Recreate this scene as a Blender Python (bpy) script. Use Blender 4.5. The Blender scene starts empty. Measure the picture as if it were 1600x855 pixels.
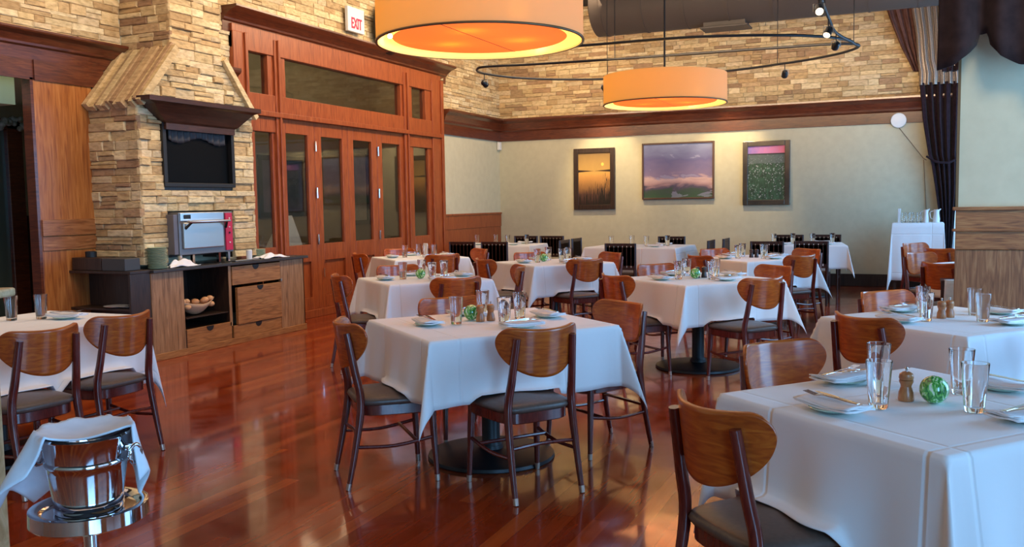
import bpy, bmesh, math, random
import numpy as np
from mathutils import Vector, Matrix
from math import sin, cos, pi, radians as R
random.seed(7)
S = bpy.context.scene
C = bpy.data.collections.new('restaurant'); S.collection.children.link(C)

# ------------------------------------------------------------------ camera
F_PX, PITCH, YAW, ROLL, EYE = 1400.0, R(4.5), R(23.8), R(-0.92), 1.43
cd = bpy.data.cameras.new('camera'); cam = bpy.data.objects.new('camera', cd); C.objects.link(cam)
cd.sensor_fit = 'HORIZONTAL'; cd.sensor_width = 36.0; cd.lens = F_PX / 1600 * 36.0
cd.clip_start = 0.05; cd.clip_end = 100
fwd = Vector((-sin(YAW), cos(YAW), 0)); right = Vector((cos(YAW), sin(YAW), 0)); up = Vector((0, 0, 1))
f2 = fwd * cos(PITCH) - up * sin(PITCH); u2 = up * cos(PITCH) + fwd * sin(PITCH)
r3 = right * cos(ROLL) + u2 * sin(ROLL); u3 = u2 * cos(ROLL) - right * sin(ROLL)
m = Matrix((r3, u3, -f2)).transposed().to_4x4(); m.translation = Vector((0, 0, EYE))
cam.matrix_world = m
S.camera = cam

# ------------------------------------------------------------------ exposure, world, daylight
S.view_settings.view_transform = 'Standard'; S.view_settings.look = 'None'
S.view_settings.gamma = 1.0; S.view_settings.use_curve_mapping = False
S.view_settings.exposure = 0.0
W = bpy.data.worlds.new('world'); S.world = W; W.use_nodes = True
W.node_tree.nodes['Background'].inputs[0].default_value = (0.62, 0.78, 1.0, 1)
W.node_tree.nodes['Background'].inputs[1].default_value = 1.2

def area(name, loc, rot, sx, sy, power, col, spread=180):
    l = bpy.data.lights.new(name, 'AREA'); l.shape = 'RECTANGLE'; l.size = sx; l.size_y = sy
    l.energy = power; l.color = col; l.spread = R(spread)
    o = bpy.data.objects.new(name, l); C.objects.link(o); o.location = loc; o.rotation_euler = rot
    return o
DAY = (0.22, 0.55, 1.0)
# daylight entering through the tall windows of the right-hand wall (three openings) and the far side bay
for y, p_ in ((-1.6, 285), (1.7, 6), (5.0, 165)):
    area('window_daylight', (2.88, y, 1.9), (0, R(90), 0), 2.8, 2.4, p_, DAY)
for y in (9.3, 11.6, 13.9):
    area('side_bay_daylight', (1.88, y, 2.0), (0, R(90), 0), 2.2, 1.6, 78, DAY)
# spot maker; below it, unseen warm panels added as room fill and wall wash
def spot(name, loc, tgt, power, col=(1, .74, .42), ang=60, blend=.8, size=.04):
    l = bpy.data.lights.new(name, 'SPOT'); l.energy = power; l.color = col; l.spot_size = R(ang); l.spot_blend = blend
    l.shadow_soft_size = size
    o = bpy.data.objects.new(name, l); C.objects.link(o); o.location = loc
    o.rotation_euler = (Vector(tgt) - Vector(loc)).to_track_quat('-Z', 'Y').to_euler(); return o
area('ceiling_fill', (-3.6, 3.2, 4.75), (0, 0, 0), 5, 6, 75, (1, .70, .52))  # broad overhead fill, added without a visible fixture
area('ceiling_fill', (-3.4, 10.6, 4.75), (0, 0, 0), 5, 5, 95, (1, .72, .5))
area('left_wall_wash', (-4.3, 6.6, 4.55), (0, R(62), 0), .5, 9, 175, (1, .74, .47), 150)  # added panels that brighten the left wall and its stone
area('left_wall_wash', (-4.3, 12.6, 4.55), (0, R(62), 0), .5, 4, 110, (1, .74, .47), 150)
area('back_wall_wash', (-2.9, 10.9, 3.35), (R(92), 0, 0), 7.0, .3, 50, (1, .72, .45), 58)  # added panel that brightens the back wall's stone band
area('adjoining_room_fill', (-8.6, 11.5, 4.6), (0, 0, 0), 1.6, 5, 55, (1, .80, .52))  # unseen panels added to brighten the dim adjoining room
area('adjoining_room_fill', (-8.6, 4.6, 4.6), (0, 0, 0), 1.6, 4, 95, (1, .86, .62))

# ------------------------------------------------------------------ materials
def mat(name, col=(.8, .8, .8), rough=.5, metal=0, **kw):
    m = bpy.data.materials.new(name); m.use_nodes = True
    b = m.node_tree.nodes['Principled BSDF']
    b.inputs['Base Color'].default_value = (*col, 1); b.inputs['Roughness'].default_value = rough
    b.inputs['Metallic'].default_value = metal
    for k, v in kw.items(): b.inputs[k.replace('_', ' ')].default_value = v
    return m
def nodes(m): return m.node_tree.nodes, m.node_tree.links, m.node_tree.nodes['Principled BSDF']
def ramp(n, cols):
    r = n.new('ShaderNodeValToRGB'); e = r.color_ramp.elements
    while len(e) < len(cols): e.new(.5)
    for i, (p, c) in enumerate(cols): e[i].position = p; e[i].color = (*c, 1)
    return r
def coords(n, l, scale, kind='Object', rot=(0, 0, 0)):
    tc = n.new('ShaderNodeTexCoord'); mp = n.new('ShaderNodeMapping')
    mp.inputs['Scale'].default_value = scale; mp.inputs['Rotation'].default_value = rot
    l.new(tc.outputs[kind], mp.inputs[0]); return mp
def add_bump(m, src, strength=.2, dist=.01):
    n, l, b = nodes(m); bp = n.new('ShaderNodeBump'); bp.inputs['Strength'].default_value = strength
    bp.inputs['Distance'].default_value = dist; l.new(src, bp.inputs['Height']); l.new(bp.outputs[0], b.inputs['Normal'])
def wood(name, c0, c1, c2, scale=(9, 9, .7), rough=.35, coat=0.0, bump=.15, det=1.9):
    m = mat(name, c1, rough); n, l, b = nodes(m)
    mp = coords(n, l, scale)
    no = n.new('ShaderNodeTexNoise'); no.inputs['Scale'].default_value = 2.2 * det; no.inputs['Detail'].default_value = 7
    no.inputs['Distortion'].default_value = 1.6; l.new(mp.outputs[0], no.inputs['Vector'])
    r = ramp(n, [(.3, c0), (.5, c1), (.72, c2)]); l.new(no.outputs[0], r.inputs[0]); l.new(r.outputs[0], b.inputs['Base Color'])
    b.inputs['Coat Weight'].default_value = coat; b.inputs['Coat Roughness'].default_value = .12
    if bump: add_bump(m, no.outputs[0], bump, .004)
    return m
M = {}
M['door_wood'] = wood('stained_oak_door', (.18, .036, .010), (.30, .064, .016), (.38, .10, .028))
M['cornice'] = wood('dark_cherry_cornice', (.055, .013, .006), (.105, .025, .010), (.155, .042, .015), scale=(1, .9, 9), rough=.3, coat=.3)
M['panel_wood'] = wood('warm_oak_panel', (.22, .062, .014), (.36, .12, .026), (.47, .19, .05), scale=(7, 7, .5))
M['panel_rail'] = wood('warm_oak_rail', (.17, .055, .016), (.30, .11, .035), (.42, .18, .065), scale=(7, .8, 9))
M['counter_wood'] = wood('brown_oak_veneer', (.17, .082, .036), (.30, .155, .072), (.42, .235, .12), scale=(8, 8, .6), rough=.45)
M['drawer_wood'] = wood('brown_oak_drawer', (.19, .075, .025), (.33, .14, .045), (.43, .20, .07), scale=(8, .8, 8), rough=.45)
M['pier_wood'] = wood('pier_oak_vertical', (.15, .06, .024), (.26, .11, .043), (.38, .19, .08), scale=(9, 9, .8), rough=.5)
M['pier_rail'] = wood('pier_oak_rail', (.15, .055, .02), (.30, .12, .04), (.42, .20, .07), scale=(.9, 9, 11), rough=.5)
M['hood_wood'] = wood('dark_walnut_hood', (.030, .010, .006), (.050, .016, .009), (.08, .026, .013), scale=(9, 1, 9), rough=.35)
M['dark_wood'] = wood('near_black_wood', (.018, .010, .008), (.035, .018, .012), (.05, .027, .018), rough=.4)
M['oak_light'] = wood('pale_oak', (.45, .30, .14), (.60, .43, .22), (.72, .55, .32), scale=(4, 4, 3), rough=.45)
M['chair_ply'] = wood('varnished_chair_ply', (.31, .048, .007), (.47, .088, .010), (.60, .155, .018), scale=(4, 1.2, 9), rough=.3, coat=.35, bump=.03)
M['chair_post'] = wood('mahogany_chair_frame', (.075, .009, .007), (.125, .015, .010), (.17, .026, .015), scale=(9, 9, 1.2), rough=.25, coat=.5, bump=.03)
M['dark_chair'] = wood('dark_lattice_chair', (.022, .008, .007), (.040, .013, .010), (.06, .02, .015), rough=.35, bump=.03)
M['vinyl'] = mat('taupe_vinyl', (.105, .072, .058), .38)
M['black_metal'] = mat('black_iron', (.012, .013, .016), .42, .2)
M['black'] = mat('matt_black', (.008, .008, .009), .5)
M['steel'] = mat('brushed_steel', (.62, .63, .64), .28, 1)
M['chrome'] = mat('polished_chrome', (.72, .73, .76), .07, 1)
M['brass'] = mat('bronze_trim', (.22, .13, .06), .4, .6)
M['glide'] = mat('metal_glide', (.55, .42, .34), .35, .8)
M['white'] = mat('white_plastic', (.75, .75, .73), .4)
M['plate'] = mat('celadon_plate', (.42, .60, .50), .15, Coat_Weight=.4)
M['green_plate'] = mat('sage_plate', (.30, .40, .28), .25)
M['ceiling'] = mat('dark_ceiling_paint', (.035, .026, .022), .9)
M['duct'] = mat('painted_duct', (.06, .046, .038), .6)
M['mill'] = wood('turned_mill_wood', (.30, .09, .028), (.45, .16, .05), (.55, .24, .085), scale=(6, 6, 3), rough=.35, coat=.3)
M['dark_mill'] = wood('dark_mill_wood', (.03, .014, .012), (.05, .022, .018), (.08, .03, .02), rough=.3, coat=.3)
M['bread'] = mat('bread_crust', (.62, .30, .13), .6)
M['red_panel'] = mat('red_control_panel', (.55, .012, .06), .35)
M['oven_glass'] = mat('satin_steel_door', (.52, .54, .53), .34, .85)
M['exit_red'] = mat('exit_letters', (.75, .01, .05), .4, Emission_Color=(1, .02, .08, 1), Emission_Strength=.5)
M['slate'] = mat('dark_stone_top', (.045, .043, .045), .25)

def noisy(m, scale, c0, c1, bump=.1, detail=5, dist=.004, vec=(1, 1, 1)):
    n, l, b = nodes(m); mp = coords(n, l, vec); no = n.new('ShaderNodeTexNoise'); no.inputs['Scale'].default_value = scale
    no.inputs['Detail'].default_value = detail; l.new(mp.outputs[0], no.inputs['Vector'])
    r = ramp(n, [(.3, c0), (.7, c1)]); l.new(no.outputs[0], r.inputs[0]); l.new(r.outputs[0], b.inputs['Base Color'])
    add_bump(m, no.outputs[0], bump, dist); return m
M['paint'] = noisy(mat('cream_wall_paint', rough=.75), 9, (.56, .52, .36), (.61, .57, .40), .12)
M['room_paint'] = noisy(mat('olive_wall_paint', rough=.8), 6, (.30, .25, .15), (.34, .29, .18), .1)
M['mint'] = mat('pale_green_soffit', (.62, .80, .62), .7)
M['bread'] = noisy(M['bread'], 14, (.5, .2, .08), (.78, .45, .22), .3)
M['vinyl'] = noisy(M['vinyl'], 60, (.095, .066, .052), (.125, .086, .068), .08)
M['curtain'] = noisy(mat('plum_velvet', rough=.8, Specular_IOR_Level=.1, Sheen_Weight=.08), 18, (.016, .007, .010), (.034, .016, .021), .1)
M['swag'] = noisy(mat('aubergine_swag', rough=.75, Specular_IOR_Level=.1, Sheen_Weight=.08), 12, (.020, .010, .010), (.038, .020, .019), .1)
M['brocade'] = mat('silver_brown_brocade', (.3, .2, .15), .35)
n, l, b = nodes(M['brocade']); mp = coords(n, l, (1, 1, 1))
w = n.new('ShaderNodeTexWave'); w.bands_direction = 'Z'; w.inputs['Scale'].default_value = 16; w.inputs['Distortion'].default_value = 1.5
l.new(mp.outputs[0], w.inputs['Vector'])
r = ramp(n, [(.2, (.13, .085, .065)), (.75, (.62, .55, .48))]); l.new(w.outputs[0], r.inputs[0]); l.new(r.outputs[0], b.inputs['Base Color'])
b.inputs['Metallic'].default_value = .35
M['sheer'] = noisy(mat('brown_sheer', rough=.7, Specular_IOR_Level=.1), 10, (.10, .045, .036), (.17, .085, .07), .1)

# stone with one colour value per stone
M['stone'] = mat('stacked_ledge_stone', rough=.85); n, l, b = nodes(M['stone'])
at = n.new('ShaderNodeAttribute'); at.attribute_name = 'stone'; mp = coords(n, l, (1, 1, 2.5))
no = n.new('ShaderNodeTexNoise'); no.inputs['Scale'].default_value = 14; no.inputs['Detail'].default_value = 8; l.new(mp.outputs[0], no.inputs['Vector'])
r = ramp(n, [(.25, (.66, .60, .50)), (.6, (1.05, 1.02, .96))]); l.new(no.outputs[0], r.inputs[0])
mx = n.new('ShaderNodeMixRGB'); mx.blend_type = 'MULTIPLY'; mx.inputs[0].default_value = 1
l.new(at.outputs['Color'], mx.inputs[1]); l.new(r.outputs[0], mx.inputs[2]); l.new(mx.outputs[0], b.inputs['Base Color'])
add_bump(M['stone'], no.outputs[0], .6, .02)

# glossy cherry plank floor, boards run along the left wall
M['floor'] = mat('cherry_plank_floor', rough=.13); n, l, b = nodes(M['floor'])
mp = coords(n, l, (1, 1, 1), rot=(0, 0, R(90)))
br = n.new('ShaderNodeTexBrick'); br.inputs['Scale'].default_value = 1; br.inputs['Brick Width'].default_value = 1.25
br.inputs['Row Height'].default_value = .085; br.inputs['Mortar Size'].default_value = .0012; br.offset = .37
br.inputs['Color1'].default_value = (.0, .0, .0, 1); br.inputs['Color2'].default_value = (1, 1, 1, 1); br.inputs['Mortar'].default_value = (.2, .2, .2, 1)
l.new(mp.outputs[0], br.inputs['Vector'])
r = ramp(n, [(0, (.23, .028, .006)), (.45, (.30, .040, .008)), (.8, (.36, .055, .010)), (1, (.45, .095, .018))]); l.new(br.outputs['Color'], r.inputs[0])
mp2 = coords(n, l, (11, .7, 1)); no = n.new('ShaderNodeTexNoise'); no.inputs['Scale'].default_value = 2.5; no.inputs['Detail'].default_value = 7
no.inputs['Distortion'].default_value = .8; l.new(mp2.outputs[0], no.inputs['Vector'])
r2 = ramp(n, [(.3, (.82, .78, .75)), (.7, (1.08, 1.08, 1.08))]); l.new(no.outputs[0], r2.inputs[0])
mx = n.new('ShaderNodeMixRGB'); mx.blend_type = 'MULTIPLY'; mx.inputs[0].default_value = 1
l.new(r.outputs[0], mx.inputs[1]); l.new(r2.outputs[0], mx.inputs[2]); l.new(mx.outputs[0], b.inputs['Base Color'])
b.inputs['Coat Weight'].default_value = .5; b.inputs['Coat Roughness'].default_value = .06
no3 = n.new('ShaderNodeTexNoise'); no3.inputs['Scale'].default_value = 5; l.new(mp.outputs[0], no3.inputs['Vector'])
r3_ = ramp(n, [(.3, (.10,) * 3), (.7, (.24,) * 3)]); l.new(no3.outputs[0], r3_.inputs[0]); l.new(r3_.outputs[0], b.inputs['Roughness'])
add_bump(M['floor'], no3.outputs[0], .04, .02)

# linen with pressed fold lines taken from the cloth's own UV
M['linen'] = mat('white_linen', (.86, .86, .86), .75, Sheen_Weight=.2); n, l, b = nodes(M['linen'])
tc = n.new('ShaderNodeTexCoord'); sp = n.new('ShaderNodeSeparateXYZ'); l.new(tc.outputs['UV'], sp.inputs[0])
def crease(o, per):
    a = n.new('ShaderNodeMath'); a.operation = 'PINGPONG'; a.inputs[1].default_value = per; l.new(o, a.inputs[0])
    c = n.new('ShaderNodeMapRange'); c.inputs[1].default_value = 0; c.inputs[2].default_value = .012; c.interpolation_type = 'SMOOTHSTEP'
    l.new(a.outputs[0], c.inputs[0]); return c.outputs[0]
mn = n.new('ShaderNodeMath'); mn.operation = 'MULTIPLY'; l.new(crease(sp.outputs[0], .29), mn.inputs[0]); l.new(crease(sp.outputs[1], .29), mn.inputs[1])
no = n.new('ShaderNodeTexNoise'); no.inputs['Scale'].default_value = 5; no.inputs['Detail'].default_value = 4; l.new(tc.outputs['UV'], no.inputs['Vector'])
ad = n.new('ShaderNodeMath'); ad.operation = 'ADD'; l.new(mn.outputs[0], ad.inputs[0]); l.new(no.outputs[0], ad.inputs[1])
add_bump(M['linen'], ad.outputs[0], .5, .006)
M['napkin'] = mat('white_napkin', (.84, .83, .84), .7)
M['towel'] = noisy(mat('white_towel', rough=.8), 30, (.74, .78, .84), (.84, .87, .92), .15)

M['glass'] = mat('clear_glass', (1, 1, 1), .0, Transmission_Weight=1.0, IOR=1.45)
# tinted door glass: mostly lets the dim room behind show, and mirrors a little
g = bpy.data.materials.new('door_glass'); g.use_nodes = True; n, l = g.node_tree.nodes, g.node_tree.links
n.clear(); out = n.new('ShaderNodeOutputMaterial'); tr = n.new('ShaderNodeBsdfTransparent'); gl = n.new('ShaderNodeBsdfGlossy')
tr.inputs[0].default_value = (.75, .75, .72, 1); gl.inputs['Roughness'].default_value = .02; mxs = n.new('ShaderNodeMixShader'); lw_ = n.new('ShaderNodeLayerWeight'); pw_ = n.new('ShaderNodeMath'); pw_.operation = 'POWER'; pw_.inputs[1].default_value = 3.0; fr = n.new('ShaderNodeMath'); fr.operation = 'MULTIPLY_ADD'; fr.inputs[1].default_value = .55; fr.inputs[2].default_value = .05
l.new(lw_.outputs['Facing'], pw_.inputs[0]); l.new(pw_.outputs[0], fr.inputs[0]); l.new(fr.outputs[0], mxs.inputs[0]); l.new(tr.outputs[0], mxs.inputs[1]); l.new(gl.outputs[0], mxs.inputs[2])
l.new(mxs.outputs[0], out.inputs[0]); M['door_glass'] = g

def emis(name, col, e, base=(.8, .8, .8), rough=.6, alpha=None):
    return mat(name, base, rough, Emission_Color=(*col, 1), Emission_Strength=e)
def shade_mat(name, base, col, e, transl=.5):
    m = bpy.data.materials.new(name); m.use_nodes = True; n, l = m.node_tree.nodes, m.node_tree.links; n.clear()
    out = n.new('ShaderNodeOutputMaterial'); d = n.new('ShaderNodeBsdfDiffuse'); t = n.new('ShaderNodeBsdfTranslucent')
    em = n.new('ShaderNodeEmission'); mx = n.new('ShaderNodeMixShader'); ad = n.new('ShaderNodeAddShader')
    d.inputs[0].default_value = (*base, 1); t.inputs[0].default_value = (*col, 1); em.inputs[0].default_value = (*col, 1); em.inputs[1].default_value = e
    mx.inputs[0].default_value = transl; l.new(d.outputs[0], mx.inputs[1]); l.new(t.outputs[0], mx.inputs[2])
    l.new(mx.outputs[0], ad.inputs[0]); l.new(em.outputs[0], ad.inputs[1]); l.new(ad.outputs[0], out.inputs[0]); return m
M['shade'] = shade_mat('lit_fabric_shade', (.50, .52, .34), (.84, .46, .08), .10)
M['shade_in'] = shade_mat('lit_shade_lining', (.9, .75, .4), (1, .62, .16), .8, .2)
M['diffuser'] = shade_mat('amber_diffuser', (.55, .28, .12), (1, .42, .12), .25, .6)
M['bulb'] = emis('hot_bulb', (1, .85, .6), 40)
M['sky_pane'] = emis('daylight_pane', (.42, .68, 1), 1.0)

# green swirl glass ball
M['ball'] = mat('green_swirl_glass', (.1, .5, .12), .06, Coat_Weight=1.0); n, l, b = nodes(M['ball'])
mp = coords(n, l, (1, 1, .6)); vo = n.new('ShaderNodeTexVoronoi'); vo.inputs['Scale'].default_value = 75; l.new(mp.outputs[0], vo.inputs['Vector'])
no = n.new('ShaderNodeTexNoise'); no.inputs['Scale'].default_value = 30; no.inputs['Distortion'].default_value = 3; l.new(mp.outputs[0], no.inputs['Vector'])
mi = n.new('ShaderNodeMath'); mi.operation = 'MULTIPLY'; mi.inputs[1].default_value = 1.3; l.new(no.outputs[0], mi.inputs[0])
r = ramp(n, [(.35, (.005, .05, .02)), (.55, (.03, .30, .05)), (.68, (.22, .62, .12)), (.85, (.75, .90, .70))]); l.new(mi.outputs[0], r.inputs[0]); l.new(r.outputs[0], b.inputs['Base Color'])

# ------------------------------------------------------------------ mesh helpers
class MB:
    def __init__(s): s.v = []; s.f = []; s.uv = None; s.col = None
    def add(s, vs, fs):
        k = len(s.v); s.v += [tuple(p) for p in vs]; s.f += [tuple(i + k for i in f) for f in fs]; return s
    def box(s, a, b):
        (x0, y0, z0), (x1, y1, z1) = a, b
        return s.add([(x0, y0, z0), (x1, y0, z0), (x1, y1, z0), (x0, y1, z0), (x0, y0, z1), (x1, y0, z1), (x1, y1, z1), (x0, y1, z1)],
                     [(0, 3, 2, 1), (4, 5, 6, 7), (0, 1, 5, 4), (1, 2, 6, 5), (2, 3, 7, 6), (3, 0, 4, 7)])
    def prism(s, poly, ax, a, b):
        # polygon in the two other axes (in order), extruded along axis ax from a to b
        def P(p, t):
            if ax == 0: return (t, p[0], p[1])
            if ax == 1: return (p[0], t, p[1])
            return (p[0], p[1], t)
        k = len(poly); vs = [P(p, a) for p in poly] + [P(p, b) for p in poly]
        return s.add(vs, [tuple(range(k - 1, -1, -1)), tuple(range(k, 2 * k))] + [(i, (i + 1) % k, k + (i + 1) % k, k + i) for i in range(k)])
    def lathe(s, prof, c=(0, 0, 0), seg=28, cap=True):
        k0 = len(s.v); k = len(prof)
        for i in range(seg):
            a = 2 * pi * i / seg
            for r, z in prof: s.v.append((c[0] + r * cos(a), c[1] + r * sin(a), c[2] + z))
        for i in range(seg):
            j = (i + 1) % seg
            for q in range(k - 1):
                s.f.append((k0 + i * k + q, k0 + j * k + q, k0 + j * k + q + 1, k0 + i * k + q + 1))
        if cap:
            if prof[0][0] > 1e-5: s.f.append(tuple(k0 + i * k for i in range(seg - 1, -1, -1)))
            if prof[-1][0] > 1e-5: s.f.append(tuple(k0 + i * k + k - 1 for i in range(seg)))
        return s
    def tube(s, pts, rad, seg=10, sx=1.0, cap=True, closed=False):
        pts = [Vector(p) for p in pts]; k = len(pts); k0 = len(s.v)
        rad = rad if isinstance(rad, (list, tuple)) else [rad] * k
        ref = Vector((0, 0, 1))
        for i, p in enumerate(pts):
            if closed: t = pts[(i + 1) % k] - pts[i - 1]
            else: t = pts[min(i + 1, k - 1)] - pts[max(i - 1, 0)]
            t.normalize()
            r_ = ref if abs(t.dot(ref)) < .9 else Vector((1, 0, 0))
            a = t.cross(r_).normalized(); b_ = t.cross(a).normalized()
            for q in range(seg):
                an = 2 * pi * q / seg
                s.v.append(tuple(p + a * cos(an) * rad[i] * sx + b_ * sin(an) * rad[i]))
        for i in range(k if closed else k - 1):
            i2 = (i + 1) % k
            for q in range(seg):
                q2 = (q + 1) % seg
                s.f.append((k0 + i * seg + q, k0 + i * seg + q2, k0 + i2 * seg + q2, k0 + i2 * seg + q))
        if cap and not closed:
            s.f.append(tuple(k0 + q for q in range(seg - 1, -1, -1))); s.f.append(tuple(k0 + (k - 1) * seg + q for q in range(seg)))
        return s
    def grid(s, fn, nu, nv, uvfn=None):
        k0 = len(s.v)
        for i in range(nu + 1):
            for j in range(nv + 1): s.v.append(tuple(fn(i / nu, j / nv)))
        for i in range(nu):
            for j in range(nv):
                a = k0 + i * (nv + 1) + j; s.f.append((a, a + nv + 1, a + nv + 2, a + 1))
        return s
    def sphere(s, c, r, nu=16, nv=10, sc=(1, 1, 1)):
        prof = [(r * sin(pi * j / nv), -r * cos(pi * j / nv)) for j in range(nv + 1)]
        k0 = len(s.v); prof[0] = (1e-6, -r); prof[-1] = (1e-6, r)
        t = MB().lathe(prof, seg=nu, cap=False)
        return s.add([(c[0] + x * sc[0], c[1] + y * sc[1], c[2] + z * sc[2]) for x, y, z in t.v], t.f)
    def build(s, name, m=None, parent=None, smooth=False, bevel=0, solid=0, loc=None, rotz=None, merge=False, subsurf=0):
        me = bpy.data.meshes.new(name); me.from_pydata(s.v, [], s.f); me.update()
        if m: me.materials.append(m)
        if smooth: me.polygons.foreach_set('use_smooth', [True] * len(me.polygons))
        if merge or True:
            bm = bmesh.new(); bm.from_mesh(me)
            if merge: bmesh.ops.remove_doubles(bm, verts=bm.verts, dist=1e-4)
            bmesh.ops.recalc_face_normals(bm, faces=bm.faces)
            bm.to_mesh(me); bm.free()
        if smooth and smooth != 'all':
            try: me.set_sharp_from_angle(angle=R(42))
            except Exception: pass
        o = bpy.data.objects.new(name, me); C.objects.link(o)
        if parent: o.parent = parent
        if loc: o.location = loc
        if rotz is not None: o.rotation_euler = (0, 0, rotz)
        if solid: md = o.modifiers.new('solid', 'SOLIDIFY'); md.thickness = solid; md.offset = 0
        if bevel: md = o.modifiers.new('bevel', 'BEVEL'); md.width = bevel; md.segments = 2; md.limit_method = 'ANGLE'; md.angle_limit = R(40)
        if subsurf: md = o.modifiers.new('sub', 'SUBSURF'); md.levels = subsurf; md.render_levels = subsurf
        return o
def tag(o, label, cat, group=None, kind=None):
    o['label'] = label; o['category'] = cat
    if group: o['group'] = group
    if kind: o['kind'] = kind
    return o
def struct(o, label=None):
    o['kind'] = 'structure'
    if label: o['label'] = label
    return o
def empty(name, loc=(0, 0, 0), rz=0, label=None, cat=None, group=None):
    o = bpy.data.objects.new(name, None); o.empty_display_size = .1; C.objects.link(o)
    o.location = loc; o.rotation_euler = (0, 0, rz)
    if label: tag(o, label, cat, group)
    return o
def copy_tree(o, parent=None):
    c = o.copy(); C.objects.link(c)
    if parent: c.parent = parent
    for ch in [x for x in ALLCH.get(o.name, [])]: copy_tree(ch, c)
    return c
ALLCH = {}
def index_children():
    ALLCH.clear()
    for o in C.objects:
        if o.parent: ALLCH.setdefault(o.parent.name, []).append(o)
class Proto:
    """one thing and its parts; first use moves the original, later uses copy it"""
    def __init__(s, root): s.root = root; s.used = False
    def place(s, loc, rz, label, cat, group=None):
        if s.used: o = copy_tree(s.root)
        else: o = s.root; s.used = True
        o.location = loc; o.rotation_euler = (0, 0, rz); tag(o, label, cat, group); return o

# ------------------------------------------------------------------ room
XL, XLF, YB, CZ = -7.03, -7.22, 15.45, 4.9   # left wall plane, its recessed front stretch, back wall, ceiling
XF = -6.58                                    # chimney front
struct(MB().box((-11, -4.3, -.1), (3.2, 15.7, 0)).build('floor', M['floor']), 'glossy reddish cherry plank floor')
struct(MB().box((-11, -4.3, CZ), (3.2, 15.7, CZ + .1)).build('ceiling', M['ceiling']), 'dark brown ceiling high above the dining room')
# back wall core, painted part and baseboard; a tall window near its right end
WX0, WX1 = .62, 1.75
struct(MB().box((-7.3, YB, 0), (WX0, YB + .2, CZ)).box((WX0, YB, 0), (WX1, YB + .2, .15)).box((WX0, YB, 3.6), (WX1, YB + .2, CZ)).box((WX1, YB, 0), (3.2, YB + .2, CZ)).build('wall_back', M['paint']), 'cream painted back wall with stacked stone above')
wf = struct(MB().box((WX0, YB - .02, .15), (WX0 + .06, YB + .1, 3.6)).box((WX1 - .06, YB - .02, .15), (WX1, YB + .1, 3.6)).box((WX0, YB - .02, .15), (WX1, YB + .1, .22)).box((WX0, YB - .02, 3.53), (WX1, YB + .1, 3.6)).box((WX0, YB + .02, 1.85), (WX1, YB + .07, 1.9)).build('window_1', M['white'], bevel=.004), 'tall bright window beside the dark curtain')
MB().box((WX0 + .05, YB + .06, .2), (WX1 - .05, YB + .075, 3.55)).build('pane', M['sky_pane'], wf)
struct(MB().box((XL, YB - .025, 0), (WX0 - .01, YB - .002, .2)).build('baseboard_back', M['dark_wood'], bevel=.006), 'dark baseboard along the back wall')
# left wall: doors stretch is a frame unit; solid pieces around it, opening to another room at the front
YD0, YD1 = 8.12, 13.05
lw = MB()
lw.box((XL - .2, 7.0, 0), (XL, YD0, CZ)).box((XL - .2, YD0, 3.3), (XL, YD1, CZ)).box((XL - .2, YD1, 0), (XL, YB, CZ))
lw.box((XLF - .08, 5.72, 0), (XLF, 7.0, CZ)).box((XLF - .08, -4.3, 2.62), (XLF, 5.72, CZ)).box((XLF - .2, -4.3, 0), (XLF, 2.2, 2.62))
struct(lw.build('wall_left', M['paint']), 'left wall with cream paint, wood cornice and stone above')
struct(MB().box((-7.4, -4.3, 0), (3.2, -4.1, CZ)).build('wall_front', M['paint']), 'cream wall behind the viewer')
# right wall near the viewer with three window openings, pier, and the farther side-bay wall
rw = MB()
for a, b_ in ((-4.1, -2.85), (-.35, .45), (2.95, 3.75), (6.25, 7.2)): rw.box((2.95, a, 0), (3.15, b_, CZ))
for a, b_ in ((-2.85, -.35), (.45, 2.95), (3.75, 6.25)):
    rw.box((2.95, a, 0), (3.15, b_, .42)).box((2.95, a, 3.3), (3.15, b_, CZ))
for a, b_ in ((7.35, 8.5), (10.1, 10.8), (12.4, 13.1), (14.7, YB)): rw.box((1.95, a, 0), (2.15, b_, CZ))
for a, b_ in ((8.5, 10.1), (10.8, 12.4), (13.1, 14.7)):
    rw.box((1.95, a, 0), (2.15, b_, .9)).box((1.95, a, 3.1), (2.15, b_, CZ))
struct(rw.build('wall_right', M['paint']), 'cream right-hand wall with tall windows')
k = 2
for x, wins, z0, z1 in ((2.95, ((-2.85, -.35), (.45, 2.95), (3.75, 6.25)), .42, 3.3), (1.95, ((8.5, 10.1), (10.8, 12.4), (13.1, 14.7)), .9, 3.1)):
    for a, b_ in wins:
        wm = MB(); mid = (a + b_) / 2
        for p, q in ((a, a + .06), (mid - .03, mid + .03), (b_ - .06, b_)): wm.box((x + .02, p, z0), (x + .12, q, z1))
        for p, q in ((z0, z0 + .06), (z1 - .06, z1), (2.3, 2.36)): wm.box((x + .02, a, p), (x + .12, b_, q))
        o = struct(wm.build('window_%d' % k, M['dark_wood'], bevel=.004), 'tall window in the right-hand wall'); k += 1
        MB().box((x + .06, a + .05, z0 + .05), (x + .07, b_ - .05, z1 - .05)).build('pane', M['sky_pane'], o)
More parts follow.
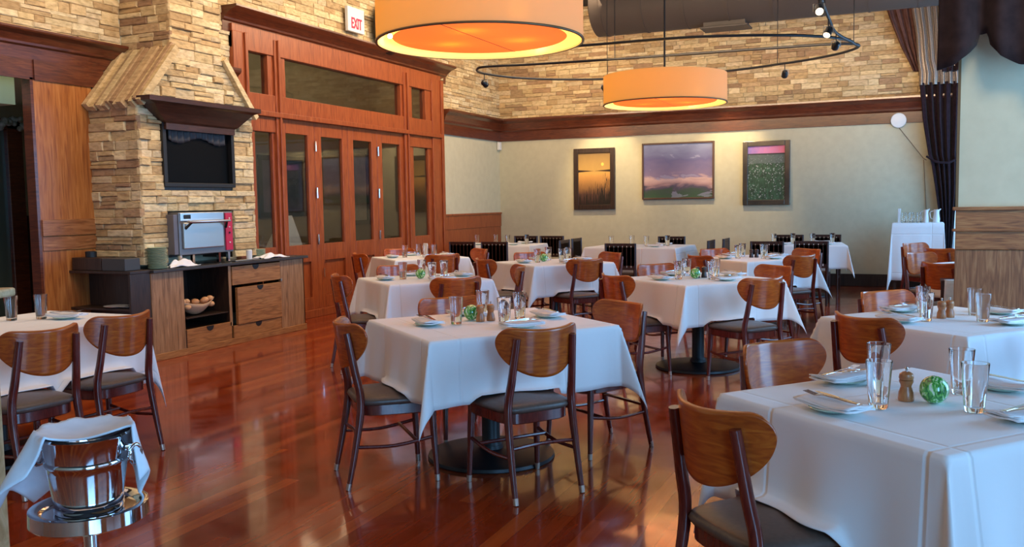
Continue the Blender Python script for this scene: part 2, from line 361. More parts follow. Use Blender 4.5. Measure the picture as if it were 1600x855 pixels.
# pier with oak wainscot, facing the viewer
PX, PY = .33, 7.2
struct(MB().box((PX, PY, 0), (3.2, PY + .15, CZ)).build('wall_pier', M['paint']), 'cream pier on the right with oak wainscot below')
pw = struct(MB().box((PX - .01, PY - .03, .0), (2.95, PY - .001, 1.045)).build('trim_1', M['pier_wood'], bevel=.004), 'oak wainscot panel on the pier at the right edge')
MB().box((PX - .01, PY - .045, 1.19), (2.95, PY - .001, 1.345)).box((PX - .03, PY - .06, 1.325), (2.95, PY - .001, 1.35)).build('cap_rail', M['pier_rail'], pw, bevel=.005)
MB().box((PX - .01, PY - .04, 1.045), (2.95, PY - .001, 1.18)).box((PX - .03, PY - .055, 1.175), (2.95, PY - .001, 1.195)).build('lower_rail', M['pier_rail'], pw, bevel=.005)
struct(MB().box((PX - .012, PY - .014, 1.35), (PX + .006, PY + .0, CZ)).build('trim_2', M['brass']), 'thin bronze corner trim on the pier')

# ---- stacked stone, every stone its own block with its own tone
def stone_rows(fn_intervals, z0, z1, put, seed, rh=(.05, .10), ln=(.11, .36)):
    rnd = random.Random(seed); z = z0; rows = []
    while z < z1 - .02:
        h = min(rnd.uniform(*rh), z1 - z)
        if z1 - z - h < .03: h = z1 - z
        for a, b_ in fn_intervals(z + h / 2):
            u = a
            while u < b_ - .005:
                w_ = rnd.uniform(*ln)
                if b_ - u - w_ < .07: w_ = b_ - u
                if h > .07 and w_ > .16 and rnd.random() < .25:
                    put(u, u + w_, z, z + h * .5, rnd); put(u, u + w_, z + h * .5, z + h, rnd)
                else: put(u, u + w_, z, z + h, rnd)
                u += w_
        z += h
PAL = [(.64, .49, .27), (.70, .56, .33), (.60, .45, .25), (.74, .62, .40), (.56, .40, .21), (.66, .53, .34), (.50, .34, .17), (.72, .57, .33)]
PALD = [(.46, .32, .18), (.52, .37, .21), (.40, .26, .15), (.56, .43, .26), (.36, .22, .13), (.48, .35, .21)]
def stone_mesh(name, jobs, parent=None):
    """jobs: (axis, plane, sign, intervals fn, z0, z1, seed, depth range, palette)"""
    mb = MB(); cols = []
    for ax, pl, sg, fn, z0, z1, seed, dr, pal in jobs:
        def put(u0, u1, v0, v1, rnd):
            d = rnd.uniform(*dr); g_ = .0015; c = rnd.choice(pal); t = rnd.uniform(.85, 1.12); c = tuple(min(1, q * t) for q in c)
            j = lambda s_=.006: rnd.uniform(-s_, s_)
            a0, a1, b0, b1 = u0 + g_, u1 - g_, v0 + g_ * .8, v1 - g_ * .8
            bk = [(a0, b0), (a1, b0), (a1, b1), (a0, b1)]; i_ = min(.007, (b1 - b0) * .14)
            fr_ = [(a0 + i_ + j(), b0 + i_ + j(.004)), (a1 - i_ + j(), b0 + i_ + j(.004)), (a1 - i_ + j(), b1 - i_ + j(.004)), (a0 + i_ + j(), b1 - i_ + j(.004))]
            def P(p, dd): return (pl + sg * dd, p[0], p[1]) if ax == 0 else (p[0], pl + sg * dd, p[1])
            vs = [P(p, -.015) for p in bk] + [P(p, d * .7) for p in bk] + [P(p, d + j(.005)) for p in fr_]
            fs = [(0, 1, 5, 4), (1, 2, 6, 5), (2, 3, 7, 6), (3, 0, 4, 7), (4, 5, 9, 8), (5, 6, 10, 9), (6, 7, 11, 10), (7, 4, 8, 11), (8, 9, 10, 11)]
            mb.add(vs, fs); cols.extend([c] * len(fs))
        stone_rows(fn, z0, z1, put, seed)
    me = bpy.data.meshes.new(name); me.from_pydata(mb.v, [], mb.f); me.update(); me.materials.append(M['stone'])
    at_ = me.color_attributes.new('stone', 'FLOAT_COLOR', 'CORNER')
    buf = []
    for p, c in zip(me.polygons, cols): buf += list((*c, 1)) * p.loop_total
    at_.data.foreach_set('color', buf)
    bm = bmesh.new(); bm.from_mesh(me); bmesh.ops.recalc_face_normals(bm, faces=bm.faces); bm.to_mesh(me); bm.free()
    o = bpy.data.objects.new(name, me); C.objects.link(o)
    if parent: o.parent = parent
    return o
struct(stone_mesh('trim_3', [(1, YB, -1, lambda z: [(XL, 3.1)], 2.98, CZ, 3, (.012, .032), PALD[:4] + PAL)]), 'stacked stone veneer high on the back wall')
def il(z):
    return [(7.2, 8.12), (13.2, YB)] if z < 3.42 else [(7.2, YB)]
struct(stone_mesh('trim_4', [(0, XL, 1, il, 2.98, CZ, 4, (.012, .032), PAL), (0, XLF, 1, lambda z: [(-4, 6.75)], 2.99, CZ, 5, (.012, .032), PAL)]), 'stacked stone veneer high on the left wall')

# ---- wood cornices
def crown(x_in, y0, y1, z0, z1, d=.16, sg=1):
    """crown profile in (x, z), to be extruded along y"""
    h = z1 - z0
    return [(x_in, z0), (x_in + sg * .03, z0), (x_in + sg * .035, z0 + h * .42), (x_in + sg * .06, z0 + h * .48), (x_in + sg * .065, z0 + h * .56),
            (x_in + sg * d * .62, z0 + h * .78), (x_in + sg * d * .95, z0 + h * .88), (x_in + sg * d, z0 + h * .93), (x_in + sg * d, z1), (x_in, z1)]
mb = MB().prism(crown(XL, 0, 0, 2.58, 2.985), 1, YD1 + .1, YB)
mb.prism(crown(XL, 0, 0, 2.58, 2.985), 1, 7.90, YD0 + .02)
struct(mb.build('trim_5', M['cornice']), 'dark cherry wood cornice along the left wall')
mb = MB(); pr = crown(YB, 0, 0, 2.58, 2.985, .16, -1)
mb.prism([(p[0], p[1]) for p in pr], 0, XL, 3.1)
struct(mb.build('trim_6', M['cornice']), 'dark cherry wood cornice along the back wall')
mb = MB().prism(crown(XLF, 0, 0, 2.78, 3.03), 1, -4, 6.72).box((XLF, -4, 2.60), (XLF + .03, 5.74, 2.78)).box((XLF, 5.74, 2.60), (XLF + .045, 6.5, 2.78))
struct(mb.build('trim_7', M['cornice']), 'dark cherry wood cornice left of the stone chimney')
struct(MB().box((XL, YD1 + .1, 0), (XL + .02, YB - .03, 1.2)).box((XL, YD1 + .1, 1.0), (XL + .03, YB - .03, 1.25)).box((XL, YD1 + .1, 1.23), (XL + .045, YB - .03, 1.26)).build('trim_8', M['door_wood'], bevel=.003), 'reddish wainscot on the left wall near the far corner')
# pilaster of warm oak left of the chimney
pl = struct(MB().box((XLF, 5.73, 0), (XLF + .03, 6.36, 2.62)).build('trim_9', M['panel_wood'], bevel=.004), 'tall warm oak pilaster between doorway and stone chimney')
MB().box((XLF + .03, 5.735, 1.195), (XLF + .05, 6.36, 1.345)).box((XLF + .03, 5.735, 1.06), (XLF + .04, 6.36, 1.19)).build('rail', M['panel_rail'], pl, bevel=.004)
MB().box((XLF - .08, 5.70, 0), (XLF + .03, 5.73, 2.62)).build('jamb', M['cornice'], pl)
# adjoining room seen through the opening
struct(MB().box((-10.1, 2.0, 0), (-9.9, 15.6, CZ)).box((-9.9, 15.5, 0), (-7.2, 15.6, CZ)).box((-9.9, 8.0, 0), (-7.3, 8.08, CZ)).build('wall_adjoining', M['room_paint']), 'olive wall of the adjoining room')
struct(MB().box((-9.9, 2.0, 2.72), (-7.6, 7.98, 2.80)).box((-7.9, 2.0, 2.42), (-7.65, 5.9, 2.72)).build('trim_10', M['mint']), 'pale green soffit seen through the left doorway')
struct(MB().box((-9.9, 2, 0), (-9.87, 7.96, 1.37)).box((-9.9, 7.96, 0), (-7.35, 8.0, 1.37)).build('trim_11', M['dark_wood'], bevel=.004), 'dark wainscot in the adjoining room')

# ---- tall framed glass doors
dr = struct(empty('door_1', (0, 0, 0)), 'wide reddish oak door wall with folding glazed doors and transom')
fw = M['door_wood']
X0, X1 = XL - .06, XL + .05      # frame depth
def fr(name, a, b_, **kw): return MB().box(a, b_).build(name, kw.pop('m', fw), dr, bevel=.006)
mb = MB()
for y0, y1 in ((YD0, 8.34), (8.84, 8.96), (11.86, 12.02), (12.73, YD1)): mb.box((X0, y0, 0), (X1 + .02, y1, 3.42))
for y0, y1 in ((8.30, 8.345), (8.885, 8.915), (11.925, 11.955), (13.0, YD1 + .03)): mb.box((X1 + .02, y0, 0), (X1 + .045, y1, 3.42))
mb.build('upright', fw, dr, bevel=.006)
mb = MB().box((X0, YD0, 3.23), (X1 + .01, YD1, 3.50)).box((X0, YD0, 2.50), (X1 + .01, YD1, 2.76)).box((X1, YD0, 2.50), (X1 + .05, YD1, 2.56)).box((X0, 8.3, 2.76), (X1 - .01, 8.36, 3.3)).box((X0, YD0, 2.32), (X1, 8.85, 2.5)).box((X0, 12.0, 2.32), (X1, YD1, 2.5))
mb.build('header', fw, dr, bevel=.006)
mb = MB()
for y0, y1, g0, g1 in ((8.34, 8.84, 8.36, 8.74), (8.96, 11.86, 9.07, 11.80), (12.02, 12.73, 12.14, 12.56)):
    mb.box((X0, y0, 2.74), (X1 - .01, g0, 3.3)); mb.box((X0, g1, 2.74), (X1 - .01, y1, 3.3))
mb.build('transom_frame', fw, dr, bevel=.004)
for g0, g1 in ((8.36, 8.74), (9.07, 11.80), (12.14, 12.56)):
    MB().box((XL - .02, g0, 2.74), (XL - .012, g1, 3.25)).build('transom_pane', M['door_glass'], dr)
mb = MB().prism(crown(XL, 0, 0, 3.40, 3.67, .24), 1, 8.0, 13.28)
mb.build('crown_molding', M['cornice'], dr)
MB().box((X0, YD0, 0), (X1 + .02, YD1, .10)).build('plinth', fw, dr, bevel=.005)
# four folding leaves and two side lights
leaves = [(8.34, 8.84, 8.48, 8.79, 'side_light'), (8.96, 9.63, 9.05, 9.49, 'door_leaf'), (9.635, 10.38, 9.78, 10.25, 'door_leaf'), (10.385, 11.12, 10.52, 10.98, 'door_leaf'),
          (11.125, 11.86, 11.26, 11.76, 'door_leaf'), (12.02, 12.73, 12.17, 12.63, 'side_light')]
for y0, y1, g0, g1, nm in leaves:
    mb = MB(); z0, z1 = .10, 2.50; a, b_ = XL - .02, XL + .03
    mb.box((a, y0, z0), (b_, g0, z1)).box((a, g1, z0), (b_, y1, z1)).box((a, g0, 2.33), (b_, g1, z1)).box((a, g0, .72), (b_, g1, .94)).box((a, g0, z0), (b_, g1, .26)).box((a, g0, .26), (b_ - .03, g1, .72))
    lf = mb.build(nm, fw, dr, bevel=.004)
    MB().box((XL - .008, g0 - .01, .93), (XL, g1 + .01, 2.34)).build('pane', M['door_glass'], lf)
    if abs(y1 - 9.63) < .01 or abs(y1 - 11.12) < .01:
        for z in (2.20, 1.60, 1.0):
            MB().tube([(XL + .05, y1, z - .065), (XL + .05, y1, z + .065)], .012, 8).build('hinge', M['chrome'], lf, smooth=True)
    if abs(y0 - 9.635) < .01:
        MB().tube([(XL + .05, y0 + .10, .50), (XL + .05, y0 + .10, .62)], .006, 8).build('bolt_handle', M['chrome'], lf, smooth=True)

# things in the room behind the glass
def framed(name, X, y0, y1, z0, z1, artm, label, fmw=.09, fm=None):
    t = empty(name, (X, (y0 + y1) / 2, z0), 0, label, 'picture', None)
    mb = MB(); a, b_, c, d = y0 - (y0 + y1) / 2, y1 - (y0 + y1) / 2, 0, z1 - z0
    mb.box((0, a, c), (.04, a + fmw, d)).box((0, b_ - fmw, c), (.04, b_, d)).box((0, a + fmw, c), (.04, b_ - fmw, c + fmw)).box((0, a + fmw, d - fmw), (.04, b_ - fmw, d))
    mb.build('frame', fm or M['black'], t, bevel=.004)
    MB().box((0, a + fmw, c + fmw), (.012, b_ - fmw, d - fmw)).build('picture_sheet', artm, t)
    return t
pal_art = noisy(mat('pale_grey_art', rough=.5), 5, (.5, .52, .55), (.7, .7, .68), 0)
dim_art = noisy(mat('dark_violet_art', rough=.5), 4, (.05, .045, .08), (.16, .12, .16), 0)
framed('framed_picture', -9.89, 12.0, 13.6, 1.25, 2.3, dim_art, 'dim violet picture seen through the second glass door leaf')
framed('framed_picture', -9.89, 14.7, 15.35, 1.05, 2.55, pal_art, 'tall pale picture in black frame seen through the rightmost door leaf')
MB().box((0, 0, 0), (.02, .9, 1.25)).build('x', M['dark_wood']).name = 'tmp_panel'
bpy.data.objects.remove(bpy.data.objects['tmp_panel'])
tag(MB().grid(lambda u, v: ((.30 * (1 - v * .8) + .02 * sin(9 * u * pi) * (1 - v)) * cos(2 * pi * u) - 8.2, (.34 * (1 - v * .75) + .03 * sin(7 * u * pi) * (1 - v)) * sin(2 * pi * u) + 10.45 + .12 * v, .62 + .68 * v ** .8 + .02 * sin(5 * u * 2 * pi) * (1 - v)), 36, 12).build('reflection_cloth', M['towel'], smooth='all'), 'pale blue cloth heap standing in for a reflection in the glass doors', 'cloth')  # cloth shape placed to stand for a pale reflection in the panes
tt = empty('side_table', (-8.2, 10.45, 0), 0, 'dark table under the pale cloth behind the glass doors', 'table')
MB().box((-.4, -.5, .58), (.4, .5, .618)).build('tabletop', M['dark_wood'], tt, bevel=.005)
for sx in (-.35, .35):
    for sy in (-.45, .45): MB().box((sx - .025, sy - .025, 0), (sx + .025, sy + .025, .58)).build('leg', M['dark_wood'], tt)
# framed mirror through the front opening
t = empty('framed_mirror', (-9.86, 6.36, 0), 0, 'brown framed doorway mirror with pale floral swag through the left opening', 'mirror')
MB().box((0, 1.05, .02), (.08, 1.25, 2.52)).box((0, -1.2, 2.40), (.08, 1.25, 2.52)).box((0, -1.25, .02), (.08, -1.05, 2.52)).build('frame', M['cornice'], t, bevel=.01)
MB().box((0, -1.05, .02), (.02, 1.05, 2.4)).build('mirror_glass', mat('dim_mirror', (.10, .12, .09), .15), t)
mb = MB(); rnd = random.Random(3)
for q in range(60):
    mb.sphere((.11 + rnd.uniform(-.03, .05), rnd.uniform(-1.1, 1.27), 2.47 + rnd.uniform(-.10, .06)), rnd.uniform(.025, .05), 8, 5)
mb.build('floral_swag', noisy(mat('pale_leaves', rough=.7), 20, (.12, .16, .10), (.45, .50, .48), 0), t, smooth='all')['kind'] = 'stuff'

# ------------------------------------------------------------------ stone chimney with oven alcove
ch = empty('stone_chimney', (XF, 7.12, 0), 0, 'stacked tan stone chimney with hearth opening above an oven alcove', 'chimney')
OFF = Vector((XF, 7.12, 0))
CY0, CY1, UY0, UY1, SH0, SH1 = 6.32, 7.92, 6.77, 7.48, 2.43, 2.96
def at_parent(o, p):
    o.parent = p; o.matrix_parent_inverse = Matrix.Translation(-Vector(p.location)); return o
core = MB()
xb, xs = XL - .1, XF - .02
core.box((xs - .30, 6.64, .93), (xs - .28, 7.58, 2.3))
core.box((xb - .1, CY0 + .02, .9), (xs, 6.63, SH0)).box((xb - .1, 7.58, .9), (xs, CY1 - .02, SH0)).box((xb - .1, 6.63, 1.43), (xs, 7.58, 1.64)).box((xb - .1, 6.63, 2.27), (xs, 7.58, SH0))
core.prism([(CY0 + .02, SH0), (CY1 - .02, SH0), (UY1 - .02, SH1), (UY0 + .02, SH1)], 0, xb - .1, xs)
core.box((xb - .1, UY0 + .02, SH1), (xs, UY1 - .02, CZ))
at_parent(core.build('core', M['dark_wood']), ch)
def fint(z):
    if z < SH0: base = (CY0, CY1)
    elif z < SH1:
        t_ = (z - SH0) / (SH1 - SH0); base = (CY0 + (UY0 - CY0) * t_, CY1 + (UY1 - CY1) * t_)
    else: base = (UY0, UY1)
    holes = []
    if .93 < z < 1.43: holes = [(6.64, 7.575)]
    if 1.64 < z < 2.27: holes = [(6.61, 7.59)]
    if holes: return [(base[0], holes[0][0]), (holes[0][1], base[1])]
    return [base]
jobs = [(0, XF - .02, 1, fint, .9, CZ, 11, (.012, .045), PAL),
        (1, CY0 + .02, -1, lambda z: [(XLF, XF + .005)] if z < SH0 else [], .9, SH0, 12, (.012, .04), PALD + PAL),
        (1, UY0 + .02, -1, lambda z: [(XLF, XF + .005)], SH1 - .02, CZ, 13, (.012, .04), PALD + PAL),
        (1, CY1 - .02, 1, lambda z: [(XL, XF + .005)], .9, SH0, 14, (.012, .03), PAL)]
sm = stone_mesh('stone_facing', jobs); at_parent(sm, ch)
# slanted cap slabs on the shoulders: long split strips of stone
def cap(y0, z0, y1, z1, seed, nm, sgn):
    mb = MB(); cols = []; rnd = random.Random(seed); x = XLF
    d = Vector((0, y1 - y0, z1 - z0)); L_ = d.length; d.normalize(); nrm = Vector((0, -d.z, d.y)) * sgn
    while x < XF + .06:
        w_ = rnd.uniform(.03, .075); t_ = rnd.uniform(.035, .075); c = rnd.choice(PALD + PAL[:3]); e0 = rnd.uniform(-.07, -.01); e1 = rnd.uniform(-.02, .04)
        p0 = Vector((x, y0, z0)) + d * e0; p1 = Vector((x, y0, z0)) + d * (L_ + e1); ww = Vector((w_ - .004, 0, 0))
        vs = [p0, p0 + ww, p1 + ww, p1]; vs += [q + nrm * t_ for q in vs]; vs[:4] = [q - nrm * .02 for q in vs[:4]]
        mb.add(vs, [(0, 3, 2, 1), (4, 5, 6, 7), (0, 1, 5, 4), (1, 2, 6, 5), (2, 3, 7, 6), (3, 0, 4, 7)]); cols += [c] * 6; x += w_
    me = bpy.data.meshes.new(nm); me.from_pydata(mb.v, [], mb.f); me.update(); me.materials.append(M['stone'])
    a_ = me.color_attributes.new('stone', 'FLOAT_COLOR', 'CORNER'); buf = []
    for p, c in zip(me.polygons, cols): buf += list((*c, 1)) * p.loop_total
    a_.data.foreach_set('color', buf)
    bm = bmesh.new(); bm.from_mesh(me); bmesh.ops.recalc_face_normals(bm, faces=bm.faces); bm.to_mesh(me); bm.free()
    o = bpy.data.objects.new(nm, me); C.objects.link(o); at_parent(o, ch)
cap(CY0, SH0, UY0, SH1, 21, 'shoulder_cap', 1)
cap(CY1, SH0, UY1, SH1, 22, 'shoulder_cap', -1)
# wooden mantel hood
mb = MB(); prof = [(0, .60), (.06, .60), (.065, .66), (.09, .70), (.095, .75), (.13, .82), (.15, .83), (.15, .90)]
def hood():
    rings = [(.06, 6.62, 7.58, 2.19), (.06, 6.62, 7.58, 2.25), (.08, 6.58, 7.62, 2.27), (.10, 6.52, 7.66, 2.31), (.12, 6.47, 7.70, 2.345), (.17, 6.38, 7.76, 2.41), (.20, 6.30, 7.80, 2.425), (.22, 6.27, 7.82, 2.43), (.22, 6.27, 7.82, 2.475)]
    mb = MB()
    for d_, a, b_, z in rings: mb.v += [(XF, a, z), (XF + d_, a, z), (XF + d_, b_, z), (XF, b_, z)]
    for i in range(len(rings) - 1):
        k = i * 4
        for j in range(4): mb.f.append((k + j, k + (j + 1) % 4, k + 4 + (j + 1) % 4, k + 4 + j))
    mb.f.append((0, 1, 2, 3)); e = len(mb.v) - 4; mb.f.append((e, e + 1, e + 2, e + 3)); return mb
at_parent(hood().build('mantel_hood', M['hood_wood']), ch)
# dark hearth screen
tv = MB().box((XF - .05, 6.60, 1.64), (XF + .03, 7.60, 1.68)).box((XF - .05, 6.60, 2.22), (XF + .03, 7.60, 2.27)).box((XF - .05, 6.60, 1.68), (XF + .03, 6.645, 2.22)).box((XF - .05, 7.555, 1.68), (XF + .03, 7.60, 2.22)).build('hearth_frame', M['black'], bevel=.004); at_parent(tv, ch)
at_parent(MB().box((XF - .03, 6.64, 1.67), (XF - .02, 7.56, 2.23)).build('hearth_glass', mat('smoked_glass', (.003, .003, .003), .45, Specular_IOR_Level=.08), None), ch)
at_parent(MB().grid(lambda u, v: (XF - .005 + .012 * sin(u * 60), 6.70 + .80 * u, 2.20 - (.10 + .03 * sin(u * 9)) * v), 90, 4).build('folded_screen_mesh', mat('grey_mesh', (.035, .035, .04), .6), smooth='all', solid=.002), ch)

# ------------------------------------------------------------------ oven
ov = empty('countertop_oven', (-6.53, 7.07, .87), 0, 'silver countertop oven with red control strip in the stone alcove', 'oven')
MB().box((-.26, -.40, .10), (.06, .36, .52)).build('body', mat('oven_shell', (.20, .20, .21), .4, .6), ov, bevel=.006)
MB().box((-.10, -.455, .11), (.05, -.402, .50)).build('side_vent', mat('oven_grey', (.16, .15, .17), .5, .3), ov, bevel=.004)
MB().box((.06, -.36, .16), (.085, .20, .42)).build('oven_door', M['oven_glass'], ov, bevel=.01)
MB().box((.06, -.385, .435), (.07, .22, .515)).build('top_fascia', M['steel'], ov, bevel=.003)
MB().box((.071, -.34, .455), (.074, -.25, .495)).box((.071, -.33, .462), (.0745, -.255, .47)).build('name_badge', M['black'], ov)
MB().box((.06, .24, .12), (.076, .34, .505)).build('control_panel', M['red_panel'], ov, bevel=.003)
for z, r_ in ((.20, .008), (.30, .010), (.36, .006), (.45, .008)): MB().tube([(.076, .29, z), (.084, .29, z)], r_, 10).build('button', M['white'] if z != .30 else M['black'], ov)
h = MB().tube([(.085, -.34, .36), (.14, -.30, .425), (.14, .19, .425), (.085, .23, .36)], .014, 8).build('handle', M['black'], ov, smooth=True)
MB().box((.128, -.36, .415), (.155, .235, .438)).build('handle_bar', M['chrome'], ov, bevel=.008)
for yy in (-.37, -.20, .17, .31): MB().box((.0, yy, .002), (.03, yy + .03, .10)).build('foot', M['chrome'], ov)

# ------------------------------------------------------------------ counter
co = empty('serving_counter', (-6.42, 7.4, 0), 0, 'brown oak serving counter with drawers below the stone chimney', 'counter')
def cc(mb, nm, m, bev=.004, **kw): return at_parent(mb.build(nm, m, None, bevel=bev, **kw), co)
XC = -6.42
cc(MB().box((XC - .02, 6.24, 0), (XC, 6.65, .83)), 'end_panel', M['counter_wood'])
cc(MB().box((XC - .02, 8.12, 0), (XC, 8.55, .83)).box((-7.0, 8.53, 0), (XC, 8.55, .83)), 'end_panel', M['counter_wood'])
cc(MB().box((XC - .03, 6.24, 0), (XC + .012, 8.56, .065)), 'kickboard', M['drawer_wood'])
cc(MB().box((-7.0, 6.66, .0), (XC - .005, 7.31, .24)).box((-7.0, 8.1, .0), (-6.98, 8.5, .8)).box((-7.0, 7.28, .24), (XC - .005, 7.31, .83)).box((-7.0, 6.64, .24), (-6.98, 8.1, .83)), 'carcass', M['dark_wood'])
cc(MB().box((XC - .004, 7.275, .2), (XC + .004, 7.315, .83)), 'stile', M['counter_wood'])
d1 = cc(MB().box((XC - .02, 6.665, .065), (XC + .004, 7.30, .245)), 'drawer', M['drawer_wood'])
d2 = cc(MB().box((XC - .02, 7.33, .62), (XC + .006, 8.11, .815)), 'drawer', M['drawer_wood'])
d3 = cc(MB().box((XC - .02, 7.39, .20), (XC + .016, 8.11, .59)), 'drawer', M['drawer_wood'])
d4 = cc(MB().box((XC - .02, 7.33, .065), (XC + .004, 8.11, .195)), 'drawer', M['drawer_wood'])
for dd, y, z, xx in ((d1, 6.98, .245, .004), (d2, 7.70, .815, .006), (d3, 7.75, .59, .016), (d4, 7.72, .195, .004)):
    # half-round finger cut-out
    o = MB().prism([(y + .05 * cos(a), z - .05 * sin(a)) for a in [pi * q / 12 for q in range(13)]], 0, XC + xx - .002, XC + xx + .0035).build('finger_pull', M['black']); o.parent = dd
    o.matrix_parent_inverse = Matrix.Identity(4)
cc(MB().box((XC - .01, 8.09, .60), (XC + .03, 8.115, .63)), 'latch', M['steel'])
tp = MB(); tp.prism([(-7.02, 6.24), (-6.38, 6.24), (-6.38, 8.59), (-7.02, 8.59)], 2, .83, .862)
cc(tp, 'worktop', M['slate'], .006)
# open dark shelving at the counter's left end
sh = empty('shelf_unit', (-6.85, 6.22, 0), 0, 'dark open shelf unit at the left end of the counter', 'shelf')
def sc(mb, nm, m=M['dark_wood']): return at_parent(mb.build(nm, m, None, bevel=.003), sh)
sc(MB().box((-7.36, 6.0, .84), (-6.42, 6.235, .865)), 'top_board')
sc(MB().box((-7.36, 6.0, .0), (-7.33, 6.235, .84)), 'side_board'); sc(MB().box((-6.45, 6.0, .0), (-6.425, 6.235, .84)), 'side_board')
sc(MB().box((-7.33, 6.22, .0), (-6.45, 6.235, .84)), 'back_board')
sc(MB().box((-7.33, 6.0, .50), (-6.45, 6.22, .52)), 'middle_shelf')
sc(MB().box((-7.33, 6.0, .05), (-6.45, 6.22, .07)), 'lower_shelf')
# ladder of small things on counter and shelves
tag(MB().box((-7.17, 6.02, .866), (-6.80, 6.2, .985)).build('storage_box', M['dark_wood'], bevel=.006), 'long dark box on the shelf unit top, left one', 'box')
tag(MB().box((-6.79, 6.02, .866), (-6.50, 6.2, .98)).build('storage_box', mat('charcoal_box', (.05, .048, .05), .5), bevel=.006), 'charcoal box next to the long dark box on the shelf unit', 'box')
tag(MB().lathe([(.05, 0), (.052, .05), (.046, .055), (.046, .01), (0.001, .008)], (-7.02, 6.11, .986), 20).build('small_dish', M['black'], smooth=True), 'small black dish on top of the long dark box', 'dish')
for k, (x, y, n_) in enumerate(((-6.49, 6.40, 14), (-6.62, 7.99, 7))):
    for q in range(n_):
        o = MB().lathe([(.045, 0), (.085, .006), (.088, .012), (.085, .014), (.045, .008), (.001, .008)], (x, y, .863 + q * .0145), 24).build('stacked_plate', M['green_plate'], smooth=True)
        tag(o, 'sage green plate in the tall stack left of the oven' if k == 0 else 'pale green plate in the low stack right of the oven', 'plate', 'plates stacked left of the oven' if k == 0 else 'plates stacked right of the oven')
for x, y, lab in ((-6.70, 6.08, 'white plate on the dark middle shelf, nearer the counter'), (-6.57, 6.12, 'white plate on the dark middle shelf, beside the first')):
    tag(MB().lathe([(.05, 0), (.10, .012), (.11, .018), (.10, .02), (.05, .008), (.001, .008)], (x, y, .521), 24).build('plate', mat('white_china', (.55, .55, .57), .2), smooth=True), lab, 'plate')
def crumple(nm, c, sx, sy, h_, seed, m, label, cat='cloth'):
    rnd = random.Random(seed); ph = [rnd.uniform(0, 6) for _ in range(6)]
    def fn(u, v):
        x, y = (u - .5), (v - .5); r_ = math.hypot(x, y) * 2
        z = h_ * max(0, 1 - r_ ** 2 * .8) * (.6 + .4 * sin(11 * x + ph[0]) * cos(9 * y + ph[1])) + .004 + .006 * sin(20 * x + ph[2] + 8 * y)
        return (c[0] + x * sx * (1 + .1 * sin(7 * y + ph[3])), c[1] + y * sy * (1 + .12 * sin(6 * x + ph[4])), c[2] + max(z, .003))
    return tag(MB().grid(fn, 24, 24).build(nm, m, smooth='all', solid=.003), label, cat)
crumple('crumpled_napkin', (-6.44, 6.66, .864), .11, .36, .09, 2, M['napkin'], 'crumpled white cloth on the counter left of the oven')
crumple('folded_towel', (-6.50, 8.05, .864), .20, .40, .06, 5, M['towel'], 'pale blue folded towels on the counter right end')
tag(MB().box((-6.52, 7.40, .864), (-6.42, 7.78, .876)).build('steel_tray', M['steel'], bevel=.004), 'long flat steel tray in front of the oven', 'tray')
tag(MB().lathe([(.03, 0), (.033, .09), (.022, .10), (.001, .10)], (-6.46, 7.66, .877), 18).build('white_cup', M['white'], smooth=True), 'small white cup right of the oven', 'cup')
# wire of bread
bk = empty('bread_basket', (-6.55, 6.95, .415), 0, 'pointed pale basket heaped with bread rolls in the counter niche', 'basket')
mb = MB(); mb.grid(lambda u, v: (.10 * cos(pi * u) * (1 - .5 * v), -.24 + .46 * u + (0.0), .09 - .13 * sin(pi * u) ** .8 * (1 - abs(2 * v - 1) ** 2 * .5) + .05 * abs(2 * v - 1) + .03 * sin(u * 3)), 20, 10)
mb = MB(); mb.grid(lambda u, v: ((v - .5) * .22 * sin(pi * (.12 + .8 * u)), -.25 + .47 * u, .10 - .15 * sin(pi * min(1, u * .95 + .05)) * (1 - (2 * v - 1) ** 2 * .7)), 20, 10)
mb.build('basket_shell', mat('pale_wicker', (.55, .36, .22), .7), bk, smooth='all', solid=.006)
rnd = random.Random(8)
for q in range(14):
    yy = -.17 + .34 * ((q % 7) / 6) + rnd.uniform(-.015, .015); zz = .02 + (.055 if q > 6 else 0) + .05 * abs(yy) * 2
    MB().sphere((rnd.uniform(-.04, .05), yy, zz), .036, 12, 8, (1.1, 1, .8)).build('bread_roll', M['bread'], bk, smooth='all')
tag(MB().box((-6.97, 6.68, .345), (-6.43, 7.27, .355)).build('niche_shelf', M['dark_wood'], bevel=.002), 'thin dark shelf carrying the bread basket in the counter niche', 'shelf')

# ------------------------------------------------------------------ exit sign and wall speaker
ex = empty('exit_sign', (XL + .07, 10.55, 3.80), 0, 'white exit sign with red letters on the stone wall', 'sign')
MB().box((0, -.20, -.02), (.05, .20, .31)).build('housing', M['white'], ex, bevel=.008)
tc_ = bpy.data.curves.new('exit_text', 'FONT'); tc_.body = 'EXIT'; tc_.size = .20; tc_.align_x = 'CENTER'; tc_.extrude = .003; tc_.offset = .004
tmp = bpy.data.objects.new('tmp_text', tc_); C.objects.link(tmp); tmp.data.materials.append(M['exit_red']); bpy.context.view_layer.update()
me_ = bpy.data.meshes.new_from_object(tmp.evaluated_get(bpy.context.evaluated_depsgraph_get())); bpy.data.objects.remove(tmp)
to = bpy.data.objects.new('lettering', me_); C.objects.link(to); to.parent = ex; to.location = (.054, 0, .03); to.rotation_euler = (R(90), 0, R(90)); to.scale = (.62, 1, 1)
sp_ = empty('wall_speaker', (XL + .10, 11.35, 3.95), 0, 'black round wall speaker beside the exit sign', 'speaker')
MB().lathe([(.001, 0), (.34, 0), (.36, .04), (.30, .16), (.18, .20), (.001, .20)], (0, 0, 0), 32).build('grille', M['black'], sp_, smooth=True).rotation_euler = (0, R(90), 0)
